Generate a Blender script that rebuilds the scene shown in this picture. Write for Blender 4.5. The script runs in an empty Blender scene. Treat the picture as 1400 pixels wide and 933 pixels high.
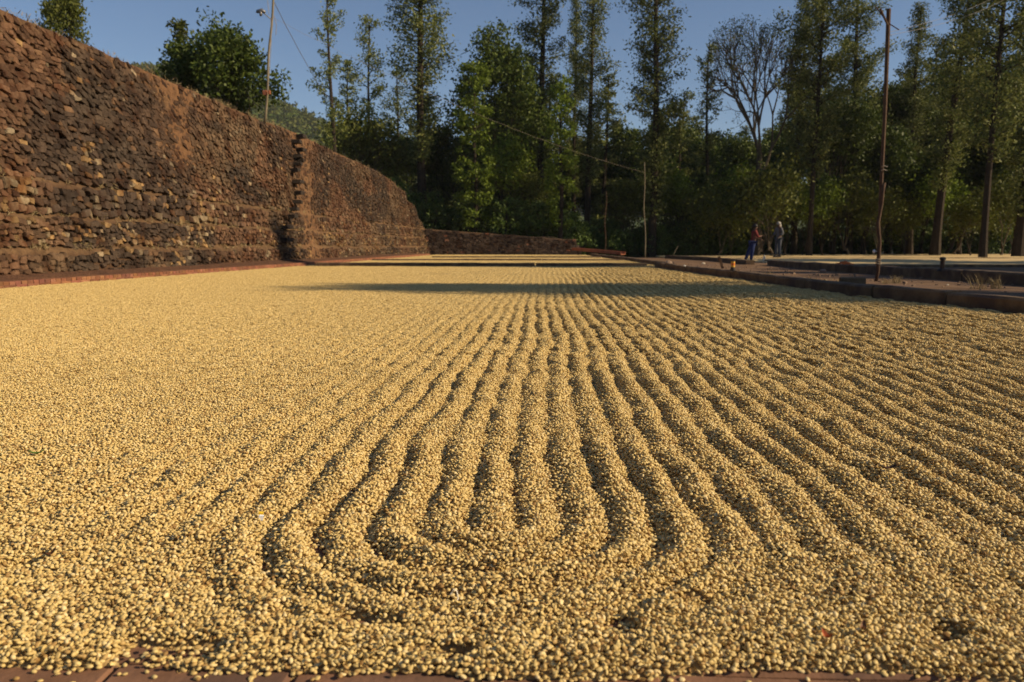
import bpy, math, random
import numpy as np
from mathutils import Vector, Matrix, Euler

random.seed(7); np.random.seed(7)
S = bpy.context.scene
COL = S.collection
R = math.radians

# ------------------------------------------------------------------ camera
CAM_H = 0.55
cd = bpy.data.cameras.new('camera'); cam = bpy.data.objects.new('camera', cd); COL.objects.link(cam)
cam.location = (0, 0, CAM_H)
cam.rotation_euler = (R(90 - 6.85), 0, R(2.37))
cd.lens = 28; cd.sensor_width = 36; cd.clip_start = 0.05; cd.clip_end = 6000
cd.dof.use_dof = True; cd.dof.focus_distance = 2.3; cd.dof.aperture_fstop = 6.3
S.camera = cam
# ------------------------------------------------------------------ world and sun
SUN = Vector((1.0, -0.20, 0)).normalized() * math.cos(R(29)) + Vector((0, 0, math.sin(R(29))))
W = bpy.data.worlds.new('World'); S.world = W; W.use_nodes = True
nt = W.node_tree
sky = nt.nodes.new('ShaderNodeTexSky'); sky.sky_type = 'NISHITA'; sky.sun_disc = False
sky.sun_elevation = R(29); sky.sun_rotation = math.atan2(SUN.x, SUN.y)
sky.air_density = 1.0; sky.dust_density = 0.3; sky.ozone_density = 3.6; sky.altitude = 900
nt.links.new(sky.outputs[0], nt.nodes['Background'].inputs[0])
nt.nodes['Background'].inputs[1].default_value = 0.072
sl = bpy.data.lights.new('sun', 'SUN'); sl.energy = 5.0; sl.angle = R(0.53); sl.color = (1.0, 0.78, 0.50)
so = bpy.data.objects.new('sun', sl); COL.objects.link(so); so.location = (20, -5, 15)
so.rotation_euler = SUN.to_track_quat('Z', 'Y').to_euler()
S.view_settings.view_transform = 'Standard'; S.view_settings.look = 'None'
S.view_settings.exposure = 0.36; S.view_settings.gamma = 1.0

# ------------------------------------------------------------------ helpers
MW = cam.rotation_euler.to_matrix()
def P(px, py, Y):
    """world point seen at photo pixel (1400x933) at depth Y"""
    d = MW @ Vector(((px - 700) / 1089.0, -(py - 466.5) / 1089.0, -1))
    k = Y / d.y
    return Vector((0, 0, CAM_H)) + d * k
def G(px, py, z=0.0):
    d = MW @ Vector(((px - 700) / 1089.0, -(py - 466.5) / 1089.0, -1))
    k = (z - CAM_H) / d.z
    return Vector((0, 0, CAM_H)) + d * k

def hash2(ix, iy, s):
    n = (ix.astype(np.int64) * 374761393 + iy.astype(np.int64) * 668265263 + s * 974711) & 0x7fffffff
    n = ((n ^ (n >> 13)) * 1274126177) & 0x7fffffff
    n = (n ^ (n >> 16)) & 0xffff
    return n / 65535.0
def vn(x, y, s=0):
    x = np.asarray(x, float); y = np.asarray(y, float)
    ix = np.floor(x); iy = np.floor(y); fx = x - ix; fy = y - iy
    fx = fx * fx * (3 - 2 * fx); fy = fy * fy * (3 - 2 * fy)
    a = hash2(ix, iy, s); b = hash2(ix + 1, iy, s); c = hash2(ix, iy + 1, s); d = hash2(ix + 1, iy + 1, s)
    return (a + (b - a) * fx) * (1 - fy) + (c + (d - c) * fx) * fy
def fbm(x, y, s=0, o=3):
    t = 0; a = 1; w = 0
    for k in range(o):
        t = t + a * vn(x * 2 ** k, y * 2 ** k, s + 17 * k); w += a; a *= .5
    return t / w
def sst(a, b, x):
    t = np.clip((np.asarray(x, float) - a) / (b - a), 0, 1); return t * t * (3 - 2 * t)

def tag(o, label=None, cat=None, group=None, kind=None):
    if label: o['label'] = label
    if cat: o['category'] = cat
    if group: o['group'] = group
    if kind: o['kind'] = kind
    return o
def mk_mesh(name, V, F, mat=None, smooth=False, colors=None):
    me = bpy.data.meshes.new(name)
    V = np.asarray(V, dtype=np.float32).reshape(-1, 3)
    if isinstance(F, np.ndarray):
        nf, k = F.shape
        me.vertices.add(len(V)); me.vertices.foreach_set('co', V.ravel())
        me.loops.add(nf * k); me.loops.foreach_set('vertex_index', F.astype(np.int32).ravel())
        me.polygons.add(nf); me.polygons.foreach_set('loop_start', np.arange(0, nf * k, k, dtype=np.int32))
        me.polygons.foreach_set('loop_total', np.full(nf, k, dtype=np.int32))
        me.update(calc_edges=True)
    else:
        me.from_pydata(V.tolist(), [], F)
    if smooth: me.polygons.foreach_set('use_smooth', [True] * len(me.polygons))
    if colors is not None:
        at = me.attributes.new('tint', 'FLOAT_COLOR', 'POINT')
        c = np.ones((len(V), 4), np.float32); c[:, :3] = colors; at.data.foreach_set('color', c.ravel())
    if mat:
        for m in (mat if isinstance(mat, (list, tuple)) else [mat]): me.materials.append(m)
    return me
def link(name, me, parent=None, loc=None):
    o = bpy.data.objects.new(name, me); COL.objects.link(o)
    if parent is not None: o.parent = parent
    if loc is not None: o.location = loc
    return o
def mobj(name, V, F, mat, parent=None, loc=None, smooth=False, colors=None):
    return link(name, mk_mesh(name, V, F, mat, smooth, colors), parent, loc)
def empty(name, loc=(0, 0, 0), rz=0):
    o = bpy.data.objects.new(name, None); COL.objects.link(o); o.location = loc; o.rotation_euler = (0, 0, rz)
    o.empty_display_size = .2
    return o
def copy_tree(o, parent=None):
    c = o.copy(); COL.objects.link(c)
    if parent is not None: c.parent = parent
    for ch in list(o.children): copy_tree(ch, c)
    return c

class MB:
    def __init__(s): s.V = []; s.F = []; s.C = []
    def add(s, V, F, c=None):
        b = len(s.V); s.V += [tuple(v) for v in V]; s.F += [tuple(i + b for i in f) for f in F]
        if c is not None: s.C += [c] * len(V)
    def tube(s, pts, rad, n=6, cap=True, c=None):
        pts = [Vector(p) for p in pts]; V = []; F = []
        if not hasattr(rad, '__len__'): rad = [rad] * len(pts)
        for i, p in enumerate(pts):
            t = (pts[min(i + 1, len(pts) - 1)] - pts[max(i - 1, 0)])
            if t.length < 1e-9: t = Vector((0, 0, 1))
            t.normalize()
            a = Vector((1, 0, 0)) if abs(t.x) < .8 else Vector((0, 1, 0))
            u = t.cross(a).normalized(); w = t.cross(u)
            for k in range(n):
                q = 2 * math.pi * k / n
                V.append(p + (u * math.cos(q) + w * math.sin(q)) * rad[i])
        for i in range(len(pts) - 1):
            for k in range(n):
                a0 = i * n + k; a1 = i * n + (k + 1) % n
                F.append((a0, a1, a1 + n, a0 + n))
        if cap and n > 2:
            F.append(tuple(range(n))[::-1]); F.append(tuple((len(pts) - 1) * n + k for k in range(n)))
        s.add(V, F, c)
    def box(s, c, sz, rot=None, col=None, bev=0.0, jit=0.0):
        """box with chamfered long edges"""
        x, y, z = (q / 2 for q in sz)
        M = rot if rot is not None else Matrix.Identity(3)
        V = []
        if bev <= 0:
            for sx in (-1, 1):
                for sy in (-1, 1):
                    for sz_ in (-1, 1): V.append(Vector((sx * x, sy * y, sz_ * z)))
            F = [(0, 1, 3, 2), (4, 6, 7, 5), (0, 4, 5, 1), (2, 3, 7, 6), (0, 2, 6, 4), (1, 5, 7, 3)]
        else:
            b = bev
            # bottom ring, top ring, inset top
            for (ex, ey, ez) in ((x, y, -z), (x, y, z - b), (x - b, y - b, z)):
                for (a, q) in ((-1, -1), (1, -1), (1, 1), (-1, 1)): V.append(Vector((a * ex, q * ey, ez)))
            F = [(3, 2, 1, 0), (8, 9, 10, 11)]
            for r0 in (0, 4):
                for k in range(4):
                    F.append((r0 + k, r0 + (k + 1) % 4, r0 + 4 + (k + 1) % 4, r0 + 4 + k))
        if jit: V = [v + Vector((random.uniform(-jit, jit), random.uniform(-jit, jit), random.uniform(-jit, jit))) for v in V]
        s.add([M @ v + Vector(c) for v in V], F, col)
    def build(s, name, mat, parent=None, loc=None, smooth=False):
        return mobj(name, s.V, s.F, mat, parent, loc, smooth, np.array(s.C) if s.C else None)

RNG = np.random.RandomState(11)
def leaves(centers, sig, n, L_, W_, droop=0.3, rng=RNG):
    """rhombic leaves round each centre"""
    C = np.repeat(np.asarray(centers, float), n, axis=0); m = len(C)
    sg = np.repeat(np.asarray(sig, float) if hasattr(sig, '__len__') else np.full(len(centers), sig), n)
    C = C + np.clip(rng.randn(m, 3), -1.6, 1.6) * sg[:, None] * np.array([1, 1, .75])
    u = rng.randn(m, 3); u[:, 2] -= droop; u /= np.linalg.norm(u, axis=1)[:, None]
    w = rng.randn(m, 3); v = np.cross(u, w); v /= np.linalg.norm(v, axis=1)[:, None] + 1e-9
    l = L_ * (.6 + .8 * rng.rand(m))[:, None]; ww = W_ * (.6 + .8 * rng.rand(m))[:, None]
    V = np.stack([C - u * l / 2, C + v * ww / 2 - u * l * .08, C + u * l / 2, C - v * ww / 2 - u * l * .08], 1).reshape(-1, 3)
    F = np.arange(m * 4).reshape(-1, 4)
    return V, F
# ------------------------------------------------------------------ materials
def nodes(m): return m.node_tree.nodes, m.node_tree.links
def mat_noise(name, c1, c2, scale=5, rough=.85, bump=.2, bscale=40, c3=None, s3=1.0, tint=False, metal=0, spec=.3, bdist=.01, detail=6):
    m = bpy.data.materials.new(name); m.use_nodes = True; N, L = nodes(m)
    b = N['Principled BSDF']; b.inputs['Roughness'].default_value = rough; b.inputs['Metallic'].default_value = metal
    b.inputs['Specular IOR Level'].default_value = spec
    tc = N.new('ShaderNodeTexCoord')
    n = N.new('ShaderNodeTexNoise'); n.inputs['Scale'].default_value = scale; n.inputs['Detail'].default_value = detail; n.inputs['Roughness'].default_value = .65
    L.new(tc.outputs['Object'], n.inputs['Vector'])
    r = N.new('ShaderNodeValToRGB'); L.new(n.outputs['Fac'], r.inputs['Fac'])
    r.color_ramp.elements[0].position = .35; r.color_ramp.elements[0].color = (*c1, 1)
    r.color_ramp.elements[1].position = .65; r.color_ramp.elements[1].color = (*c2, 1)
    out = r.outputs[0]
    if c3 is not None:
        n3 = N.new('ShaderNodeTexNoise'); n3.inputs['Scale'].default_value = s3; n3.inputs['Detail'].default_value = 5
        L.new(tc.outputs['Object'], n3.inputs['Vector'])
        r3 = N.new('ShaderNodeValToRGB'); r3.color_ramp.elements[0].position = .5; r3.color_ramp.elements[1].position = .62
        L.new(n3.outputs['Fac'], r3.inputs['Fac'])
        mx = N.new('ShaderNodeMix'); mx.data_type = 'RGBA'; L.new(r3.outputs[0], mx.inputs[0])
        L.new(out, mx.inputs[6]); mx.inputs[7].default_value = (*c3, 1); out = mx.outputs[2]
    if tint:
        at = N.new('ShaderNodeAttribute'); at.attribute_name = 'tint'
        mx = N.new('ShaderNodeMix'); mx.data_type = 'RGBA'; mx.blend_type = 'MULTIPLY'; mx.inputs[0].default_value = 1
        L.new(out, mx.inputs[6]); L.new(at.outputs['Color'], mx.inputs[7]); out = mx.outputs[2]
    L.new(out, b.inputs['Base Color'])
    if bump:
        nb = N.new('ShaderNodeTexNoise'); nb.inputs['Scale'].default_value = bscale; nb.inputs['Detail'].default_value = 6
        L.new(tc.outputs['Object'], nb.inputs['Vector'])
        bp = N.new('ShaderNodeBump'); bp.inputs['Strength'].default_value = bump; bp.inputs['Distance'].default_value = bdist
        L.new(nb.outputs['Fac'], bp.inputs['Height']); L.new(bp.outputs[0], b.inputs['Normal'])
    return m
def mat_leaf(name, cols, rough=.5, trans=.3, spec=.2):
    m = bpy.data.materials.new(name); m.use_nodes = True; N, L = nodes(m)
    b = N['Principled BSDF']; b.inputs['Roughness'].default_value = rough + .1; b.inputs['Specular IOR Level'].default_value = spec
    g = N.new('ShaderNodeNewGeometry'); oi = N.new('ShaderNodeObjectInfo')
    r = N.new('ShaderNodeValToRGB'); L.new(g.outputs['Random Per Island'], r.inputs['Fac'])
    el = r.color_ramp.elements
    while len(el) < len(cols): el.new(.5)
    for i, c in enumerate(cols): el[i].position = i / (len(cols) - 1); el[i].color = (*c, 1)
    hv = N.new('ShaderNodeHueSaturation'); L.new(r.outputs[0], hv.inputs['Color'])
    mp = N.new('ShaderNodeMapRange'); mp.inputs['To Min'].default_value = .8; mp.inputs['To Max'].default_value = 1.2
    L.new(oi.outputs['Random'], mp.inputs['Value']); L.new(mp.outputs[0], hv.inputs['Value'])
    L.new(hv.outputs[0], b.inputs['Base Color'])
    t = N.new('ShaderNodeBsdfTranslucent'); L.new(hv.outputs[0], t.inputs['Color'])
    mx = N.new('ShaderNodeMixShader'); mx.inputs[0].default_value = trans
    L.new(b.outputs[0], mx.inputs[1]); L.new(t.outputs[0], mx.inputs[2]); L.new(mx.outputs[0], N['Material Output'].inputs['Surface'])
    return m
def mat_bean():
    m = bpy.data.materials.new('parchment'); m.use_nodes = True; N, L = nodes(m)
    b = N['Principled BSDF']; b.inputs['Roughness'].default_value = .55; b.inputs['Specular IOR Level'].default_value = .25
    g = N.new('ShaderNodeNewGeometry'); oi = N.new('ShaderNodeObjectInfo')
    ad = N.new('ShaderNodeMath'); ad.operation = 'ADD'; L.new(g.outputs['Random Per Island'], ad.inputs[0]); L.new(oi.outputs['Random'], ad.inputs[1])
    fr = N.new('ShaderNodeMath'); fr.operation = 'FRACT'; L.new(ad.outputs[0], fr.inputs[0])
    r = N.new('ShaderNodeValToRGB'); L.new(fr.outputs[0], r.inputs['Fac']); el = r.color_ramp.elements
    stops = [(0, (.21, .115, .035)), (.08, (.39, .25, .09)), (.20, (.53, .385, .148)), (.45, (.60, .453, .180)), (.8, (.65, .503, .213)), (1, (.74, .60, .32))]
    while len(el) < len(stops): el.new(.5)
    for e, (p, c) in zip(el, stops): e.position = p; e.color = (*c, 1)
    tc = N.new('ShaderNodeTexCoord'); n = N.new('ShaderNodeTexNoise'); n.inputs['Scale'].default_value = 260; L.new(tc.outputs['Object'], n.inputs['Vector'])
    mr = N.new('ShaderNodeMapRange'); mr.inputs['To Min'].default_value = .8; mr.inputs['To Max'].default_value = 1.15; L.new(n.outputs['Fac'], mr.inputs['Value'])
    hv = N.new('ShaderNodeHueSaturation'); L.new(r.outputs[0], hv.inputs['Color']); L.new(mr.outputs[0], hv.inputs['Value'])
    L.new(hv.outputs[0], b.inputs['Base Color'])
    return m
M = {}
M['bean'] = mat_bean()
M['bed'] = mat_noise('coffee_base', (.30, .20, .08), (.48, .34, .15), 110, .8, .9, 140, tint=False, bdist=.006)  # darker tan: shade among the deeper beans is put into the colour
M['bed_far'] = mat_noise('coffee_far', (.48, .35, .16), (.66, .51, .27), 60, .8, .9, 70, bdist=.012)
M['floor'] = mat_noise('worn_clay', (.17, .088, .05), (.26, .14, .085), 6, .9, .5, 60, c3=(.12, .07, .05), s3=4, bdist=.004)
M['brick'] = mat_noise('red_brick', (.19, .08, .042), (.28, .125, .068), 14, .9, .6, 90, c3=(.20, .09, .05), s3=5, tint=True, bdist=.006)
M['stone'] = mat_noise('wall_stone', (.55, .50, .46), (1.0, 1.0, 1.0), 9, .9, .8, 34, tint=True, c3=(.42, .30, .22), s3=2.2, bdist=.03)
M['stepstone'] = mat_noise('dark_slab', (.018, .014, .011), (.04, .028, .02), 9, .9, .6, 40)  # near-black slab colour that also stands in for the slabs' shadows
M['earth'] = mat_noise('red_earth', (.62, .58, .55), (1.15, 1.1, 1.0), 7, .95, .9, 22, tint=True, bdist=.05)
M['concrete'] = mat_noise('kerb_stone', (.10, .065, .036), (.20, .135, .075), 5, .9, .7, 45, c3=(.09, .06, .042), s3=3, bdist=.01)
M['path'] = mat_noise('red_dust', (.12, .068, .034), (.20, .12, .062), 1.5, .95, .6, 30, c3=(.13, .08, .055), s3=.8, bdist=.02)
M['ground'] = mat_noise('forest_floor', (.03, .022, .012), (.055, .042, .022), .8, .95, .6, 6, c3=(.028, .034, .012), s3=.3, bdist=.05)
M['hill'] = mat_noise('hill_woods', (.03, .05, .015), (.07, .10, .03), .05, .95, 1, .25, bdist=2.5)
M['bark'] = mat_noise('bark', (.02, .015, .009), (.042, .030, .019), 6, .95, .8, 25, bdist=.03)
M['barkpale'] = mat_noise('bark_pale', (.06, .047, .03), (.11, .088, .06), 5, .95, .6, 25, bdist=.02)
M['wood'] = mat_noise('pole_wood', (.055, .03, .018), (.10, .058, .034), 9, .85, .5, 50)
M['woodpale'] = mat_noise('pole_pale', (.15, .125, .08), (.22, .185, .12), 7, .8, .5, 50)
M['wire'] = mat_noise('wire', (.16, .15, .13), (.24, .22, .2), 9, .6, 0)
M['wirepale'] = mat_noise('rope', (.22, .19, .14), (.32, .28, .22), 9, .8, 0)
M['metal'] = mat_noise('lamp_metal', (.16, .16, .16), (.25, .25, .25), 9, .5, 0, metal=.6)
M['rust'] = mat_noise('rust_red', (.26, .085, .04), (.36, .14, .07), 6, .85, .4, 40)
M['oakleaf'] = mat_leaf('silver_oak_leaf', [(0.057, 0.078, 0.016), (0.101, 0.129, 0.028), (0.155, 0.178, 0.046), (0.23, 0.241, 0.086)], .5, .28)
M['darkleaf'] = mat_leaf('dark_leaf', [(0.035, 0.057, 0.009), (0.065, 0.098, 0.015), (0.106, 0.14, 0.022)], .45, .22)
M['brightleaf'] = mat_leaf('bright_leaf', [(.07, .11, .012), (.125, .18, .02), (.19, .25, .03)], .45, .35)
M['coffeeleaf'] = mat_leaf('coffee_leaf', [(0.039, 0.066, 0.011), (0.066, 0.11, 0.017), (0.11, 0.165, 0.026)], .5, .15, .3)
M['oliveleaf'] = mat_leaf('olive_leaf', [(0.057, 0.072, 0.011), (0.104, 0.125, 0.021), (0.151, 0.163, 0.032)], .5, .3)
M['straw'] = mat_leaf('dry_grass', [(.25, .19, .09), (.4, .32, .17)], .7, .2)
def plain(name, c, rough=.6, metal=0):
    return mat_noise(name, tuple(q * .85 for q in c), c, 20, rough, .1, 60, metal=metal)

# ------------------------------------------------------------------ layout functions
def Hw(y):      # height of the retaining wall
    return np.interp(y, [0, 30, 36, 40, 42.5, 44.5, 46, 47.2, 48], [3.95, 3.95, 3.93, 3.7, 3.3, 2.7, 2.0, 1.2, .7])
def xw(y):      # foot line of the wall
    return np.interp(y, [0, 12, 22, 30, 40, 44, 48], [-7.25, -7.2, -7.1, -7.05, -6.95, -6.85, -6.6])
def xe(y):      # left edge of the coffee
    return np.interp(y, [0, 10, 20, 44], [-6.85, -6.75, -6.35, -6.3])
K1 = [(5.2, 1.5), (4.55, 3.6), (3.85, 6.2), (3.62, 7.2), (3.38, 8.2), (3.23, 9.8), (3.12, 13.2), (2.88, 16), (2.72, 19.4)]
K1b = [(3.15, 20.4), (3.05, 27), (2.75, 34), (2.45, 42.5)]
def k1x(y):
    ys = [p[1] for p in K1] + [20.5, 27, 34, 43]; xs = [p[0] for p in K1] + [3.1, 3.0, 2.7, 2.4]
    return np.interp(y, ys, xs)
def zr(y): return -.02 - .13 * float(sst(7, 30, y))
BEDS = [(.90, 20.25), (20.95, 28.2), (28.75, 35.0), (35.5, 45.7)]

# ------------------------------------------------------------------ ground
def ground_z(x, y):
    if y > 46.35:
        lo = -.18; hi = 1.05 + .02 * max(0, -x - 8)
        t = float(sst(.5, 2.6, x)); z = hi * (1 - t) + lo * t
        if y > 58: z = z * max(0, 1 - (y - 58) / 60) + -.2 * min(1, (y - 58) / 60)
        if x < -8: z = max(z, 1.05 + 2.3 * float(sst(-9.5, -13, x)) * (1 - float(sst(60, 75, y))))
        return z
    if x <= -8.3: return float(Hw(y)) - .06 + (.05 * min(40, -x - 8))
    if x < 3.3: return -.03
    if y > 2: return zr(y) - .015 if x > 3.6 else -.03
    return -.03
xs = [-2500, -900, -300, -120, -60, -35, -20, -12, -10, -9, -8.35, -7.95, -5, -2, 0, .5, 1, 1.5, 2, 2.6, 3.2, 3.7, 5, 7, 9, 12, 16, 22, 30, 45, 70, 120, 300, 900, 2500]
ys = [-300, -100, -30, -5, 1, 4, 7, 10, 14, 18, 22, 26, 30, 34, 38, 40, 42, 43, 44, 45, 46.2, 46.5, 50, 54, 58, 66, 80, 100, 130, 250, 700, 3000]
V = []; F = []
for j, y in enumerate(ys):
    for i, x in enumerate(xs): V.append((x, y, ground_z(x, y)))
nx = len(xs)
for j in range(len(ys) - 1):
    for i in range(nx - 1):
        a = j * nx + i; F.append((a, a + 1, a + nx + 1, a + nx))
tag(mobj('ground', V, F, M['ground']), kind='structure')
# red dust path between and beyond the right hand kerbs
V = []; F = []; yy = [1.5, 4, 7, 9, 11, 13, 15, 18, 21, 24, 27, 30, 33, 36, 39, 42, 45]
for y in yy:
    for k, x in enumerate((float(k1x(y)) + .02, 6.0, 12.0, 30.0, 60.0)): V.append((x, y, zr(y) + .004))
for j in range(len(yy) - 1):
    for k in range(4): a = j * 5 + k; F.append((a, a + 1, a + 6, a + 5))
tag(mobj('path', V, F, M['path']), kind='structure')
# drying floor under the coffee, first rows of its clay bricks as pieces
floor = mobj('drying_floor', [(-7.3, -1, -.006), (5.4, -1, -.006), (5.2, 1.5, -.006), (4.5, 4, -.006), (3.2, 12, -.006), (3.0, 20, -.006), (3.1, 28, -.006), (2.4, 46, -.006), (-7.3, 46, -.006)],
             [tuple(range(9))], M['floor'])
tag(floor, kind='structure')
for r_ in range(6):
    for c_ in range(15):
        y = .80 + r_ * .118; x = -1.75 + c_ * .238 + (r_ % 2) * .119
        V = []; w, d = .232, .112; b = .004; zz = random.uniform(-.0012, .0012)
        mb = MB(); q = random.uniform(.75, 1.15)
        mb.box((x, y, -.019 + zz), (w, d, .04), rot=Matrix.Rotation(random.uniform(-.008, .008), 3, 'Z') @ Matrix.Rotation(random.uniform(-.006, .006), 3, 'X'), bev=b, jit=.001)
        mb.build('brick', M['floor'], floor)

# ------------------------------------------------------------------ coffee
def thick(x, y):
    x = np.asarray(x, float); y = np.asarray(y, float)
    bend = .058 * (fbm(x * .35 + 3, y * .42, 1, 2) - .5) * sst(1.2, 3.5, y) + .04 * (fbm(x * 1.6, y * 1.9, 5, 2) - .5) + .022 * (fbm(x * 6, y * 6, 6, 2) - .5) + .05 * (vn(x * .1, y * .8, 15) - .5) * sst(2.5, 6, y) * sst(0, 1.5, x + .5)
    cx = -.115; ds = x + bend - cx
    dy = np.maximum(0, 1.47 - y) * (1 - sst(.40, .75, np.abs(ds)))
    d = np.hypot(ds, dy)
    per = .091
    ph = d / per
    rid = (.5 + .5 * np.cos(2 * np.pi * (ph + .34 * (fbm(x * 9, y * 7, 8, 3) - .5) + .2 * (fbm(x * 3, y * 2.2, 18, 2) - .5) * sst(1.7, 2.3, y)))) ** .7
    lr = .24 + .76 * sst(-1.5, -.25, x - .12 * (y - 2)) 
    A = .0188 * lr * (.0 + .9 * fbm(x * 2.2, y * 1.3, 9, 3) + 1.2 * fbm(x * 8, y * 6, 10, 2))
    # the raking fades in the trampled foreground
    core = 1 - sst(.34, .48, np.abs(ds))
    fade = core * sst(1.04, 1.2, y) + (1 - core) * sst(1.12, 1.75, y + .18 * (fbm(x * 2, y * 2, 3) - .5) - .12 * sst(.6, 1.4, x))
    A = A * (.12 + .88 * fade)
    t0 = .0050 + .010 * (1 - lr) + .008 * (1 - fade) * fbm(x * 5, y * 5, 12, 2) + .003 * sst(3, 6, y)
    t0 = t0 + .010 * (fbm(x * 20, y * 20, 21, 3) - .5) + .011 * (fbm(x * 5, y * 5, 23, 2) - .5)
    th = t0 + A * rid + .012 * (1 - fade) * fbm(x * 3.1, y * 4.3, 31, 3)
    # bare patches in the foreground
    bare = sst(.74, .80, fbm(x * 9 + 9, y * 12, 44, 2)) * (1 - sst(1.15, 1.5, y))
    th = th - .014 * bare
    # outer edges
    e = .950 + .045 * (fbm(x * 4, x * 0, 51, 3) - .5) + .03 * sst(.0, .3, x) * (1 - sst(.35, .9, x))
    th = th * sst(-.004, .03, y - e) - .004 * (1 - sst(0, .012, y - e))
    return th
def bed_thick(x, y, b):
    th = thick(x, y)
    y0, y1 = BEDS[b]
    if b > 0: th = .012 + (th - .012) * .75
    # a cross furrow near the far end of the first bed where the rake turns
    if b == 0: th = th + 0 * y
    if b == 1: th = th - .015 * np.exp(-((y - 26.4) / .2) ** 2)
    if b == 3: th = th - .015 * np.exp(-((y - 39.5) / .3) ** 2)
    ex = np.minimum(x - xe(y) - .01, k1x(y) - .10 - x)
    th = th * sst(-.01, .05, ex + .02 * (vn(x * 6, y * 6, 3) - .5)) - .012 * (1 - sst(-.005, .01, ex))
    if b > 0: th = th * sst(0, .06, y - y0)
    return th * sst(0, .06, y1 - y)

def tri_ell(nu, nv, L_, W_, H_, kind=0, seed=0):
    """one bean: rounded back, flat face with a crease (kind 0), or a split curled husk (kind 1)"""
    rs = random.Random(seed); V = []; F = []
    for j in range(1, nv):
        th = math.pi * j / nv
        for i in range(nu):
            a = 2 * math.pi * i / nu
            x = math.cos(th) * L_; y = math.sin(th) * math.cos(a) * W_; z = math.sin(th) * math.sin(a)
            if z < 0:
                z = z * H_ * .45 + (.30 * H_ * math.exp(-(y / (W_ * .22)) ** 2) if kind == 0 else 0)
            else: z = z * H_
            if kind == 2: z += .35 * L_ * (x / L_) ** 2; 
            V.append((x + rs.uniform(-.02, .02) * L_, y, z))
    n0 = len(V); V.append((L_, 0, .35 * L_ if kind == 2 else 0)); V.append((-L_, 0, .35 * L_ if kind == 2 else 0))
    for j in range(nv - 2):
        for i in range(nu):
            a = j * nu + i; b = j * nu + (i + 1) % nu; F.append((a, b, b + nu, a + nu))
    for i in range(nu):
        F.append((i, n0, (i + 1) % nu)); k = (nv - 2) * nu
        F.append((k + i, k + (i + 1) % nu, n0 + 1))
    return V, F
def husk(seed):
    rs = random.Random(seed); V = []; F = []; n = 7
    L_ = .0054; r = .0031; open_ = rs.uniform(2.6, 3.8)
    for j in range(6):
        t = j / 5 * 2 - 1; rr = r * math.sqrt(max(.06, 1 - t * t))
        for i in range(n):
            a = -open_ / 2 + open_ * i / (n - 1) + math.pi / 2
            V.append((t * L_, rr * math.cos(a) * 1.15, rr * math.sin(a) + rs.uniform(-.0003, .0003)))
    for j in range(5):
        for i in range(n - 1): a = j * n + i; F.append((a, a + 1, a + n + 1, a + n))
    return V, F
PROTO = []
dims = [(.0048, .0038, .0034), (.0052, .0037, .0031), (.0045, .0039, .0037), (.0053, .0040, .0033), (.0047, .0035, .0031)]
for i, (a, b, c) in enumerate(dims):
    V, F = tri_ell(10, 8, a, b, c, 0, i); PROTO.append(bpy.data.objects.new('bean', mk_mesh('bean', V, F, M['bean'], True)))
for i in range(2):
    V, F = husk(i); PROTO.append(bpy.data.objects.new('husk', mk_mesh('husk', V, F, M['bean'], True)))
CL0 = len(PROTO)
def clump(seed, size, sp):
    rs = random.Random(seed); mb = MB(); n = int(size / sp)
    base = [tri_ell(6, 5, a * .95, b * .95, c * .95, 1, k) for k, (a, b, c) in enumerate(dims[:4])]
    for i in range(n):
        for j in range(n):
            for lay in (0, 1):
                if lay and rs.random() > .4: continue
                x = (i + .5) * sp - size / 2 + rs.uniform(-.5, .5) * sp; y = (j + .5) * sp - size / 2 + rs.uniform(-.5, .5) * sp
                if math.hypot(x, y) > size * .60: continue
                Mx = Euler((rs.uniform(0, 6.28), rs.uniform(-.6, .6), rs.uniform(0, 6.28))).to_matrix()
                V, F = base[rs.randrange(4)]
                z = -.001 + lay * .0042 + rs.uniform(-.0025, .0025)
                mb.add([Mx @ Vector(v) + Vector((x, y, z)) for v in V], F)
    return mk_mesh('bean_clump', mb.V, mb.F, M['bean'], True)
for k in range(5): PROTO.append(bpy.data.objects.new('bean_clump', clump(k + 5, .054, .0065)))
NPROTO = len(PROTO)

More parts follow.
